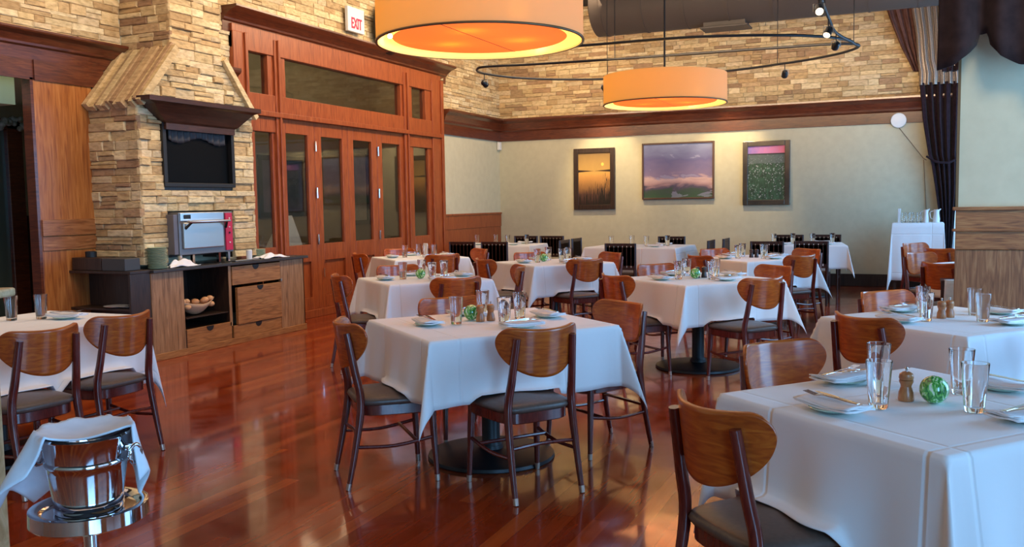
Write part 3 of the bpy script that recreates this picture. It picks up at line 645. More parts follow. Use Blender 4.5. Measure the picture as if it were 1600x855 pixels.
MB().tube([(0, -.1, .14), (.12, -.45, .16), (.16, -.52, .12), (.1, -.3, .10), (0, -.1, .1)], .014, 6).build('bracket', M['black'], sp_, smooth=True)
tag(MB().box((XL + .01, YB - .13, 2.42), (XL + .06, YB - .03, 2.57)).build('motion_sensor', M['white'], bevel=.008), 'small white sensor box in the far corner under the cornice', 'sensor')

# ------------------------------------------------------------------ paintings
def art_mat(name, build):
    m = mat(name, rough=.45); n, l, b = nodes(m); tc = n.new('ShaderNodeTexCoord'); sp = n.new('ShaderNodeSeparateXYZ'); l.new(tc.outputs['Generated'], sp.inputs[0])
    col = build(n, l, tc.outputs['Generated'], sp); l.new(col, b.inputs['Base Color']); return m
def nz(n, l, src, scale, sc3=(1, 1, 1), detail=6, dist=0):
    mp = n.new('ShaderNodeMapping'); mp.inputs['Scale'].default_value = sc3; l.new(src, mp.inputs[0]); t = n.new('ShaderNodeTexNoise')
    t.inputs['Scale'].default_value = scale; t.inputs['Detail'].default_value = detail; t.inputs['Distortion'].default_value = dist; l.new(mp.outputs[0], t.inputs['Vector']); return t.outputs[0]
def ma(n, l, op, a, b_=None, c=None):
    q = n.new('ShaderNodeMath'); q.operation = op
    for i, s_ in enumerate((a, b_, c)):
        if s_ is None: continue
        if isinstance(s_, (int, float)): q.inputs[i].default_value = s_
        else: l.new(s_, q.inputs[i])
    return q.outputs[0]
def mixc(n, l, f, a, b_):
    q = n.new('ShaderNodeMixRGB')
    if isinstance(f, (int, float)): q.inputs[0].default_value = f
    else: l.new(f, q.inputs[0])
    for i, s_ in ((1, a), (2, b_)):
        if isinstance(s_, tuple): q.inputs[i].default_value = (*s_, 1)
        else: l.new(s_, q.inputs[i])
    return q.outputs[0]
def art_sunset(n, l, g_, sp):
    z = sp.outputs[2]; x = sp.outputs[0]; zz = ma(n, l, 'ADD', z, ma(n, l, 'MULTIPLY', ma(n, l, 'SUBTRACT', nz(n, l, g_, 4), .5), .12))
    r = ramp(n, [(0, (.035, .012, .012)), (.2, (.10, .045, .03)), (.5, (.62, .30, .08)), (.62, (.75, .40, .10)), (.66, (.60, .36, .10)), (1, (.28, .17, .06))]); l.new(zz, r.inputs[0])
    hor = ma(n, l, 'LESS_THAN', ma(n, l, 'ABSOLUTE', ma(n, l, 'SUBTRACT', z, .655)), ma(n, l, 'MULTIPLY', ma(n, l, 'ABSOLUTE', ma(n, l, 'SUBTRACT', x, .5)), .045))
    c = mixc(n, l, hor, r.outputs[0], (.03, .015, .01))
    reed = ma(n, l, 'GREATER_THAN', nz(n, l, g_, 3, (16, 1, 1.1), 5, .4), ma(n, l, 'ADD', ma(n, l, 'MULTIPLY', z, .42), ma(n, l, 'SUBTRACT', .52, ma(n, l, 'MULTIPLY', x, .16))))
    c = mixc(n, l, reed, c, (.015, .012, .008))
    dx = ma(n, l, 'SUBTRACT', x, .76); dz = ma(n, l, 'MULTIPLY', ma(n, l, 'SUBTRACT', z, .78), 1.4)
    d_ = ma(n, l, 'SQRT', ma(n, l, 'ADD', ma(n, l, 'MULTIPLY', dx, dx), ma(n, l, 'MULTIPLY', dz, dz)))
    return mixc(n, l, ma(n, l, 'LESS_THAN', d_, .045), c, (1, .62, .12))
def art_sky(n, l, g_, sp):
    z = sp.outputs[2]; cl = nz(n, l, g_, 3.5, (1, 1, 2), 9, .6); zz = ma(n, l, 'ADD', z, ma(n, l, 'MULTIPLY', ma(n, l, 'SUBTRACT', cl, .5), .36))
    r = ramp(n, [(0, (.045, .10, .05)), (.12, (.05, .085, .06)), (.17, (.09, .07, .12)), (.24, (.40, .24, .25)), (.36, (.62, .42, .40)), (.42, (.24, .18, .30)), (.7, (.13, .12, .27)), (1, (.24, .28, .45))]); l.new(zz, r.inputs[0])
    return mixc(n, l, ma(n, l, 'MULTIPLY', ma(n, l, 'GREATER_THAN', cl, .62), .35), r.outputs[0], (.45, .45, .62))
def art_flowers(n, l, g_, sp):
    z = sp.outputs[2]; x = sp.outputs[0]; vo = n.new('ShaderNodeTexVoronoi'); vo.inputs['Scale'].default_value = 20; mp = n.new('ShaderNodeMapping'); mp.inputs['Scale'].default_value = (1, .1, 1.5); l.new(g_, mp.inputs[0]); l.new(mp.outputs[0], vo.inputs['Vector'])
    fl = ma(n, l, 'LESS_THAN', vo.outputs['Distance'], ma(n, l, 'MULTIPLY', nz(n, l, g_, 5), .52))
    f = ramp(n, [(.3, (.008, .022, .016)), (.6, (.03, .09, .05)), (.8, (.05, .13, .10))]); l.new(nz(n, l, g_, 16, (1, 1, .6), 8, .5), f.inputs[0])
    c = mixc(n, l, ma(n, l, 'MULTIPLY', fl, .8), f.outputs[0], (.38, .42, .46))
    c = mixc(n, l, ma(n, l, 'MULTIPLY', ma(n, l, 'GREATER_THAN', z, .68), .7), c, (.10, .13, .14))
    s_ = ramp(n, [(0, (.25, .16, .45)), (.5, (.55, .20, .42)), (1, (.75, .16, .25))]); l.new(ma(n, l, 'ADD', x, ma(n, l, 'MULTIPLY', ma(n, l, 'SUBTRACT', nz(n, l, g_, 8), .5), .6)), s_.inputs[0])
    c = mixc(n, l, ma(n, l, 'GREATER_THAN', z, .84), c, (.02, .02, .03))
    return mixc(n, l, ma(n, l, 'GREATER_THAN', z, .865), c, s_.outputs[0])
def painting(x0, x1, z0, z1, fmw, fm, art, label, nm):
    y = YB - .002; t = empty(nm, ((x0 + x1) / 2, y, z0), 0, label, 'painting', 'paintings on the back wall'); w2 = (x1 - x0) / 2; h_ = z1 - z0
    mb = MB().box((-w2, -.05, 0), (-w2 + fmw, 0, h_)).box((w2 - fmw, -.05, 0), (w2, 0, h_)).box((-w2 + fmw, -.05, 0), (w2 - fmw, 0, fmw)).box((-w2 + fmw, -.05, h_ - fmw), (w2 - fmw, 0, h_))
    mb.build('frame', fm, t, bevel=.006); MB().box((-w2 + fmw, -.03, fmw), (w2 - fmw, -.01, h_ - fmw)).build('canvas', art, t)
painting(-5.54, -4.77, 1.29, 2.385, .085, M['dark_wood'], art_mat('sunset_reeds', art_sunset), 'tall dark-framed painting of an orange lake sunset with reeds', 'painting')
painting(-4.27, -3.01, 1.45, 2.43, .03, mat('thin_brown_frame', (.10, .05, .03), .4), art_mat('violet_sky', art_sky), 'wide painting of a violet cloudy sky over green land', 'painting')
painting(-2.535, -1.77, 1.33, 2.39, .085, noisy(mat('bronze_frame', rough=.25, metal=.6), 4, (.05, .05, .05), (.13, .11, .09), 0), art_mat('flower_field', art_flowers), 'tall bronze-framed painting of white flowers under a pink sky', 'painting')

spot('pier_fill', (1.3, 4.6, 4.6), (1.0, 7.2, 2.1), 260, (1, .82, .55), 75, size=.5)  # unseen warm spot added to brighten the pier
# ------------------------------------------------------------------ ceiling duct, tracks, hanging shades
du = empty('ceiling_duct', (-2, 13.4, 4.42), 0, 'big round grey-brown air duct below the ceiling', 'duct')
RD = .46
mb = MB(); n_ = 40; mb.tube([(-2.42, 0, 0), (-2.40, 0, 0), (4.9, 0, 0)], [RD * .93, RD, RD], 40); mb.build('duct_tube', M['duct'], du, smooth=True)
for x in [-2.25 + .62 * q for q in range(12)]:
    MB().tube([(x, 0, 0), (x + .025, 0, 0)], RD + .008, 40).build('seam_band', M['duct'], du, smooth=True)
MB().box((-.75, -.16, -.50), (-.15, .16, -.40)).box((-.79, -.20, -.52), (-.11, .20, -.495)).build('diffuser_box', mat('duct_vent', (.05, .042, .038), .5), du, bevel=.006)
mbr = MB()
for x in (-1.9, .6, 3.0): mbr.tube([(x, 0, RD - .02), (x, 0, .48)], .012, 8)
mbr.build('hanger', M['black_metal'], du)

def lamp(loc, top_z, label):
    t = empty('drum_pendant', loc, 0, label, 'lamp', 'large orange drum pendants'); Rr, Hh = .70, .33
    MB().lathe([(Rr, 0), (Rr, Hh)], seg=96, cap=False).build('shade', M['shade'], t, smooth='all')
    MB().lathe([(Rr - .008, .003), (Rr - .008, Hh)], seg=96, cap=False).build('lining', M['shade_in'], t, smooth='all')
    MB().lathe([(Rr - .01, 0), (Rr + .006, 0), (Rr + .006, .012), (Rr - .01, .012)], seg=96, cap=False).build('rim', M['brass'], t, smooth='all')
    df = MB().lathe([(.001, .03), (.585, .03), (.59, .034), (.585, .038), (.001, .038)], seg=72).build('diffuser', M['diffuser'], t, smooth=True)
    MB().box((-.003, -.585, .0285), (.003, .585, .0305)).build('seam', M['brass'], df)
    MB().lathe([(.001, Hh - .01), (Rr - .012, Hh - .01), (Rr - .012, Hh - .006), (.001, Hh - .006)], seg=64).build('top_panel', M['shade_in'], t)
    for a in (0, 120, 240):
        MB().tube([(.05 * cos(R(a)), .05 * sin(R(a)), .10), ((Rr - .01) * cos(R(a)), (Rr - .01) * sin(R(a)), .10)], .005, 6).build('spoke', M['brass'], t)
        MB().sphere((.63 * cos(R(a + 75)), .63 * sin(R(a + 75)), .075), .016, 12, 8).build('bulb', M['bulb'], t, smooth='all')
        l = bpy.data.lights.new('pendant_bulb', 'POINT'); l.energy = 2.4; l.color = (1, .62, .25); l.shadow_soft_size = .03
        o = bpy.data.objects.new('bulb_light', l); C.objects.link(o); o.parent = t; o.location = (.30 * cos(R(a + 40)), .30 * sin(R(a + 40)), .11)
    MB().tube([(0, 0, .05), (0, 0, top_z - loc[2])], .011, 8).build('stem', M['black_metal'], t)
    MB().lathe([(.001, 0), (.07, 0), (.07, -.03), (.001, -.035)], (0, 0, top_z - loc[2]), 20).build('canopy', M['black_metal'], t, smooth=True)
    l = bpy.data.lights.new('pendant_glow', 'AREA'); l.shape = 'DISK'; l.size = 1.1; l.energy = 6; l.color = (1, .62, .28)
    o = bpy.data.objects.new('pendant_glow', l); C.objects.link(o); o.parent = t; o.location = (0, 0, -.01)
lamp((-2.674, 5.587, 2.515), CZ, 'large orange drum shade at the top centre, the nearer one')
lamp((-2.575, 10.27, 2.53), CZ, 'smaller looking orange drum shade hanging in the distance')

def smooth_path(pts, n=8, closed=False):
    P = [Vector(p) for p in pts]; out = []; k = len(P)
    for i in range(k if closed else k - 1):
        p0, p1, p2, p3 = (P[(i - 1) % k], P[i], P[(i + 1) % k], P[(i + 2) % k]) if closed else (P[max(i - 1, 0)], P[i], P[i + 1], P[min(i + 2, k - 1)])
        for q in range(n):
            t = q / n; out.append(.5 * ((2 * p1) + (-p0 + p2) * t + (2 * p0 - 5 * p1 + 4 * p2 - p3) * t * t + (-p0 + 3 * p1 - 3 * p2 + p3) * t ** 3))
    if not closed: out.append(P[-1])
    return out
ZT = 3.2
trk = empty('track_rail', (-2.5, 11.3, ZT), 0, 'thin black curved lighting rail looping under the duct', 'light track')
loop = [(-5.18, 10.75), (-5.32, 11.23), (-4.97, 12.0), (-4.05, 12.6), (-2.59, 12.75), (-1.5, 12.38), (-.85, 11.95), (-.55, 11.45), (-.75, 11.15), (-1.68, 11.05), (-3.37, 10.93), (-4.45, 10.80), (-4.9, 10.7)]
o = MB().tube(smooth_path([(x + 2.5, y - 11.3, 0) for x, y in loop], 8, True), .016, 6, closed=True).build('rail', M['black_metal'], trk, smooth='all')
o = MB().tube(smooth_path([(x + 2.5, y - 11.3, 0) for x, y in [(-4.6, 9.6), (-3.4, 9.8), (-2.18, 9.89), (-1.25, 10.27), (-.72, 10.78), (-.55, 11.45)]]), .016, 6).build('rail', M['black_metal'], trk, smooth='all')
o = MB().tube(smooth_path([(x + 2.5, y - 11.3, 0) for x, y in [(-.60, 11.1), (-.73, 10.4), (-.74, 9.5), (-.73, 8.3)]]), .016, 6).build('rail', M['black_metal'], trk, smooth='all')
for x, y in ((-4.0, 12.6), (-1.6, 12.42), (-3.37, 10.93), (-.60, 11.3), (-.735, 9.0), (-3.4, 9.8)):
    MB().tube([(x + 2.5, y - 11.3, 0), (x + 2.5, y - 11.3, CZ - ZT)], .005, 6).build('drop_wire', M['black_metal'], trk)
for i, (x, y, tx, ty, tz) in enumerate([(-5.32, 11.23, -5.15, YB, 1.9), (-4.05, 12.6, -3.65, YB, 1.7), (-1.5, 12.38, -2.15, YB, 1.7), (-.73, 10.4, -2.15, YB, 2.2), (-.74, 9.5, -1.5, 7.6, .76), (-.73, 8.35, 0, 5, .76)]):
    labs = ['halogen spot at the left tip of the loop rail', 'halogen spot on the rail above the violet painting', 'halogen spot on the rail right of the far drum shade', 'halogen spot at the right bend of the rail', 'lit halogen spot second from the right end of the rail', 'halogen spot highest at the right on the rail']
    t = empty('track_spotlight', (x, y, ZT - .015), 0, labs[i], 'spotlight', 'halogen spots on the rail')
    MB().tube([(0, 0, 0), (0, 0, -.07)], .006, 6).build('stem', M['black_metal'], t)
    d = (Vector((tx, ty, tz)) - Vector((x, y, ZT - .13))).normalized(); c0 = Vector((0, 0, -.12))
    MB().tube([c0 - d * .06, c0 - d * .04, c0 + d * .05], [.018, .034, .042], 14, cap=True).build('head', M['black_metal'], t, smooth=True)
    MB().tube([c0 + d * .048, c0 + d * .053], .034, 14).build('lens', emis('spot_lens', (1, .8, .5), 2.5) if 'spot_lens' not in bpy.data.materials else bpy.data.materials['spot_lens'], t)
    MB().tube([(-.045, 0, -.07), (-.045, 0, -.14)], .005, 6).tube([(.045, 0, -.07), (.045, 0, -.14)], .005, 6).tube([(-.045, 0, -.07), (.045, 0, -.07)], .005, 6).build('yoke', M['steel'], t)
for tx, p in ((-4.90, 210), (-3.65, 50), (-2.72, 210)):
    spot('painting_spot', (tx, 14.35, 3.55), (tx, YB, 1.75), p, ang=58)

# ------------------------------------------------------------------ chairs
def panel_shape(u, v):
    """back panel outline: u -1..1 across, v 0..1 up; wide rounded ends, deep round lower edge"""
    pass
def make_chair():
    t = empty('dining_chair')
    # curved plywood back: concave toward the sitter (+x)
    N, K = 40, 16; half = .225; vs = []; fs = []
    def edge(y):
        s_ = min(1, abs(y) / half)
        top = .832 + .016 * s_ ** 2 - (0 if s_ < .74 else .075 * (1 - math.sqrt(max(0, 1 - ((s_ - .74) / .26) ** 2))))
        bot = .597 + .178 * (1 - max(0, 1 - s_ ** 2.1) ** .56)
        if top < bot: top = bot = (top + bot) / 2
        return bot, top
    for i in range(N + 1):
        y = -half + 2 * half * (.5 - .5 * cos(pi * i / N)); b_, tp_ = edge(y)
        for j in range(K + 1):
            z = b_ + (tp_ - b_) * j / K
            x = .115 * (y / half) ** 2 - .052 - .13 * (z - .70)
            vs.append((x, y, z))
    for i in range(N):
        for j in range(K): a = i * (K + 1) + j; fs.append((a, a + K + 1, a + K + 2, a + 1))
    MB().add(vs, fs).build('backrest', M['chair_ply'], t, smooth='all', solid=.014, merge=True)
    for s_ in (-1, 1):
        pts = smooth_path([(-.055, s_ * .188, .0), (-.01, s_ * .185, .22), (.022, s_ * .180, .44), (-.002, s_ * .168, .60), (-.034, s_ * .155, .792)], 5)
        rad = [.0125 + .0085 * min(1, i / 9) - (.003 * max(0, i - 13) / 7) for i in range(len(pts))]
        lg = MB().tube(pts, rad, 10).build('leg', M['chair_post'], t, smooth=True)
        MB().tube([(-.0555, s_ * .188, .002), (-.049, s_ * .1877, .035)], [.0135, .0145], 10).build('glide', M['glide'], lg, smooth=True)
        pts = [(.405, s_ * .205, 0), (.395, s_ * .198, .20), (.385, s_ * .19, .42)]
        lg = MB().tube(pts, [.0125, .017, .021], 10).build('leg', M['chair_post'], t, smooth=True)
        MB().tube([(.4052, s_ * .2052, .002), (.4035, s_ * .204, .035)], [.013, .014], 10).build('glide', M['glide'], lg, smooth=True)
        MB().tube(smooth_path([(-.012, s_ * .186, .215), (.19, s_ * .192, .205), (.395, s_ * .198, .235)], 4), .0095, 8).build('stretcher', M['chair_post'], t, smooth=True)
    MB().tube(smooth_path([(.0, -.186, .255), (.015, 0, .26), (.0, .186, .255)], 4), .0095, 8).build('stretcher', M['chair_post'], t, smooth=True)
    MB().tube([(.30, -.195, .222), (.30, .195, .222)], .0095, 8).build('stretcher', M['chair_post'], t, smooth=True)
    def seat_outline(g_):
        P = []
        for q in range(40):
            a = 2 * pi * q / 40; c_, s2 = cos(a), sin(a); ex_ = .42
            x = abs(c_) ** ex_ * (1 if c_ > 0 else -1); y = abs(s2) ** ex_ * (1 if s2 > 0 else -1)
            P.append((.225 + x * (.215 + g_), y * (.205 + g_ + .018 * x)))
        return P
    def slab(rings):
        mb = MB(); k = 40
        for g_, z in rings: mb.v += [(x, y, z) for x, y in seat_outline(g_)]
        for i in range(len(rings) - 1):
            for q in range(k): mb.f.append((i * k + q, i * k + (q + 1) % k, (i + 1) * k + (q + 1) % k, (i + 1) * k + q))
        mb.f.append(tuple(range(k - 1, -1, -1))); mb.v.append((.225, 0, rings[-1][1] + .006)); c = len(mb.v) - 1; b0 = (len(rings) - 1) * k
        for q in range(k): mb.f.append((b0 + q, b0 + (q + 1) % k, c))
        return mb
    slab([(-.012, .365), (-.006, .37), (-.006, .418)]).build('seat_frame', M['chair_post'], t, smooth=True)
    slab([(-.01, .417), (.004, .424), (.010, .436), (.004, .450), (-.015, .459), (-.06, .465), (-.12, .469)]).build('seat', M['vinyl'], t, smooth='all')
    return t
def make_dark_chair():
    t = empty('lattice_chair'); m_ = M['dark_chair']; W2 = .215
    mb = MB(); z0, z1, nx, nz_ = .50, .86, 6, 6
    mb.box((-.03, -W2, z1 - .035), (-.008, W2, z1)).box((-.03, -W2, z0), (-.008, W2, z0 + .03))
    bw = .027
    for i in range(nx + 1):
        y = -W2 + .02 + (2 * W2 - .04 - bw) * i / nx; mb.box((-.026, y - .011, z0 + .03), (-.012, y + bw + .011, z1 - .035))
    for i in range(1, nz_ + 1):
        z = z0 + .03 + (z1 - z0 - .065) * i / (nz_ + 1) - .012; mb.box((-.026, -W2 + .02, z - .004), (-.012, W2 - .02, z + .038))
    mb.build('backrest', m_, t)
    for s_ in (-1, 1):
        MB().tube([(-.06, s_ * .20, 0), (-.012, s_ * .20, .42), (-.018, s_ * .205, .86)], [.014, .022, .018], 4).build('leg', m_, t)
        MB().tube([(.40, s_ * .20, 0), (.39, s_ * .195, .42)], [.014, .021], 4).build('leg', m_, t)
        MB().box((-.01, s_ * .2 - .009, .20), (.39, s_ * .2 + .009, .225)).build('stretcher', m_, t)
    MB().box((-.01, -.20, .37), (.41, .20, .425)).build('seat_frame', m_, t, bevel=.006)
    MB().box((.0, -.215, .425), (.43, .215, .465)).build('seat', M['vinyl'], t, bevel=.015)
    return t
P_CH = Proto(make_chair()); P_DK = Proto(make_dark_chair()); 

# ------------------------------------------------------------------ table goods (prototypes)
def lathe_obj(nm, prof, m, t=None, seg=28, **kw): return MB().lathe(prof, seg=seg, **kw).build(nm, m, t, smooth=True)
g_ = lathe_obj('drinking_glass', [(.001, 0), (.026, 0), (.029, .004), (.0405, .150), (.0405, .152), (.038, .152), (.0375, .150), (.0265, .018), (.001, .014)], M['glass'], seg=32)
P_GL = Proto(g_)
t = empty('pepper_mill'); lathe_obj('body', [(.001, 0), (.024, 0), (.025, .006), (.023, .028), (.017, .046), (.0175, .052), (.022, .062), (.022, .068), (.001, .069)], M['mill'], t)
lathe_obj('cap', [(.001, .0695), (.021, .0695), (.023, .076), (.021, .088), (.012, .095), (.001, .097)], M['mill'], t)
lathe_obj('knob', [(.001, .096), (.004, .096), (.0035, .102), (.006, .106), (.004, .110), (.001, .111)], M['steel'], t, seg=14); P_ML = Proto(t)
t = empty('dark_pepper_mill'); lathe_obj('body', [(.001, 0), (.024, 0), (.025, .006), (.023, .028), (.019, .046), (.0195, .052), (.022, .062), (.022, .068), (.001, .069)], M['dark_mill'], t)
lathe_obj('cap', [(.001, .0695), (.021, .0695), (.023, .076), (.021, .088), (.012, .095), (.001, .097)], M['dark_mill'], t); P_MD = Proto(t)
b_ = MB().sphere((0, 0, .044), .045, 32, 20).build('glass_ball', M['ball'], smooth='all'); P_BL = Proto(b_)
pl_ = lathe_obj('plate', [(.001, .001), (.045, .001), (.050, .003), (.074, .011), (.076, .013), (.074, .015), (.050, .007), (.001, .006)], M['plate'], seg=40); P_PL = Proto(pl_)
def make_napkin():
    mb = MB()
    for q, (dx, dy, rz_, z) in enumerate(((0, 0, 0, 0), (.004, .003, .05, .006), (-.003, .005, -.04, .012))):
        def fn(u, v, z=z, rz_=rz_, dx=dx, dy=dy):
            x, y = (u - .5) * .225, (v - .5) * (.115 - q * .01); zz = z + .014 + .007 * (2 * u - 1) ** 2 + .0015 * sin(9 * u + q) + .002 * sin(7 * v + 2 * q)
            return (x * cos(rz_) - y * sin(rz_) + dx, x * sin(rz_) + y * cos(rz_) + dy, zz)
        mb.grid(fn, 14, 6)
    return mb.build('folded_napkin', M['napkin'], smooth='all', solid=.005)
P_NP = Proto(make_napkin())
def cutlery(fork):
    t = MB(); z = .0
    def strip(pts, w_, zs):
        k = len(pts)
        for i in range(k - 1):
            x0, x1 = pts[i], pts[i + 1]
            t.add([(x0, -w_[i], zs[i]), (x1, -w_[i + 1], zs[i + 1]), (x1, w_[i + 1], zs[i + 1]), (x0, w_[i], zs[i]), (x0, -w_[i], zs[i] + .0018), (x1, -w_[i + 1], zs[i + 1] + .0018), (x1, w_[i + 1], zs[i + 1] + .0018), (x0, w_[i], zs[i] + .0018)],
                  [(0, 3, 2, 1), (4, 5, 6, 7), (0, 1, 5, 4), (1, 2, 6, 5), (2, 3, 7, 6), (3, 0, 4, 7)])
    if fork:
        strip([-.10, -.06, -.01, .03, .045, .055], [.007, .006, .003, .0035, .010, .012], [.002, .003, .006, .008, .006, .005])
        for q in range(4):
            y = -.0105 + q * .007; t.add([(x, y + d, zz) for x, zz in ((.055, .005), (.098, .012)) for d in (-.0014, .0014)] + [(x, y + d, zz + .0016) for x, zz in ((.055, .005), (.098, .012)) for d in (-.0014, .0014)], [(0, 1, 3, 2), (4, 6, 7, 5), (0, 4, 5, 1), (2, 3, 7, 6), (0, 2, 6, 4), (1, 5, 7, 3)])
        return t.build('fork', M['chrome'])
    strip([-.11, -.07, -.01, .0, .04, .08, .105], [.007, .0065, .005, .0085, .0095, .009, .002], [.002, .003, .004, .004, .004, .004, .004])
    return t.build('knife', M['chrome'])
P_FK = Proto(cutlery(True)); P_KN = Proto(cutlery(False))
index_children()

# ------------------------------------------------------------------ tables and cloths
def make_table():
    t = empty('pedestal_table')
    MB().box((-.46, -.46, .715), (.46, .46, .745)).build('tabletop', M['dark_wood'], t, bevel=.004)
    MB().lathe([(.001, 0), (.355, 0), (.36, .006), (.355, .022), (.30, .034), (.09, .046), (.07, .05), (.065, .07), (.001, .071)], seg=48).build('base', M['black_metal'], t, smooth=True)
    MB().lathe([(.068, .06), (.052, .09), (.050, .55), (.058, .68), (.16, .70), (.16, .714)], seg=24, cap=False).build('column', M['black_metal'], t, smooth=True)
    return t
P_TB = Proto(make_table()); index_children()
CHAIRS_AT = []   # (x, y, heading) of every chair, so cloths ride up over the seats
def seat_lift(x, y, z, ox, oy):
    for cx, cy, f in CHAIRS_AT:
        dx, dy = x - cx, y - cy
        if dx * dx + dy * dy > .7: continue
        a, b2 = dx * cos(f) + dy * sin(f), -dx * sin(f) + dy * cos(f)
        if -.1 < a < .50:
            w_ = min(1, max(0, (.30 - abs(b2)) / .09)); w_ = w_ * w_ * (3 - 2 * w_); ze = .36 + (.483 - .36) * w_
            if w_ > 0 and z < ze:
                d = ze - z; return x + ox * d * .55, y + oy * d * .55, ze - d * .04
    return x, y, z
def cloth(cx, cy, ang, hx, hy, drop, zt, label, seed, n=60, group='white tablecloths', name='tablecloth', lift=True, flare=1.0, PE=.25):
    rnd = random.Random(seed); ph = [rnd.uniform(0, 6.28) for _ in range(8)]; tilt = [rnd.uniform(-14, 14) for _ in range(4)]
    def axis(h_):
        k = [-h_ - drop + drop * i / 12 for i in range(12)] + [-h_ - .012, -h_, -h_ + .012]
        k += [-h_ + .012 + (2 * h_ - .024) * i / n for i in range(1, n)]; k += [h_ - .012, h_, h_ + .012] + [h_ + drop * (i + 1) / 12 for i in range(12)]
        return sorted(k)
    U, V = axis(hx), axis(hy); vs = []; uv = []; ca, sa = cos(ang), sin(ang)
    for u in U:
        for v in V:
            du, dv = max(abs(u) - hx, 0), max(abs(v) - hy, 0); su, sv = (1 if u > 0 else -1), (1 if v > 0 else -1)
            ox = oy = 0
            if du == 0 and dv == 0: x, y, z = u, v, zt + .0015 * sin(6 * u + ph[0]) * sin(5 * v + ph[1])
            elif dv == 0:
                q = du / drop; rp = .020 * q * sin(8.5 * v + ph[2 + (su > 0)]) + .010 * q * sin(21 * v + ph[4]) * (1 if abs(v) < hy * .9 else .5)
                e = .006 + .028 * q * flare + rp; x, y, z = su * (hx + e), v, zt - du * .995; ox = su
            elif du == 0:
                q = dv / drop; rp = .020 * q * sin(8.5 * u + ph[5 + (sv > 0)]) + .010 * q * sin(21 * u + ph[4]) * (1 if abs(u) < hx * .9 else .5)
                e = .006 + .028 * q * flare + rp; x, y, z = u, sv * (hy + e), zt - dv * .995; oy = sv
            else:
                r_ = math.hypot(du, dv); p = math.atan2(dv, du); s_ = sin(2 * p) ** 1.3; ti = tilt[(su > 0) * 2 + (sv > 0)]
                e = (PE * s_) * r_; dirA = p * .5 + R(22.5) + R(ti) * s_; q = min(1, r_ / drop)
                rpu = .020 * du / drop * sin(8.5 * sv * hy + ph[2 + (su > 0)]) + .010 * du / drop * sin(21 * sv * hy + ph[4]) * .5
                rpv = .020 * dv / drop * sin(8.5 * su * hx + ph[5 + (sv > 0)]) + .010 * dv / drop * sin(21 * su * hx + ph[4]) * .5
                x = su * (hx + (.006 + .028 * du / drop * flare + rpu) + cos(dirA) * e); y = sv * (hy + (.006 + .028 * dv / drop * flare + rpv) + sin(dirA) * e)
                z = zt - r_ * math.sqrt(max(.2, 1 - (PE * s_) ** 2)); ox, oy = su * .7, sv * .7
            X, Y = cx + x * ca - y * sa, cy + x * sa + y * ca
            if lift and (du or dv): X, Y, z = seat_lift(X, Y, z, ox * ca - oy * sa, ox * sa + oy * ca)
            vs.append((X - cx, Y - cy, z)); uv.append((u + 5 * .29 + .10, v + 5 * .29 + .10))
    nv = len(V); fs = [(i * nv + j, (i + 1) * nv + j, (i + 1) * nv + j + 1, i * nv + j + 1) for i in range(len(U) - 1) for j in range(nv - 1)]
    me = bpy.data.meshes.new(name); me.from_pydata(vs, [], fs); me.update(); me.materials.append(M['linen']); me.polygons.foreach_set('use_smooth', [True] * len(fs))
    ul = me.uv_layers.new(name='UVMap'); buf = []
    for lp in me.loops: buf += list(uv[lp.vertex_index])
    ul.data.foreach_set('uv', buf)
    o = bpy.data.objects.new(name, me); C.objects.link(o); o.location = (cx, cy, 0)
    md = o.modifiers.new('solid', 'SOLIDIFY'); md.thickness = .003; md.offset = 0
    return tag(o, label, 'tablecloth', group)

B50 = R(50)
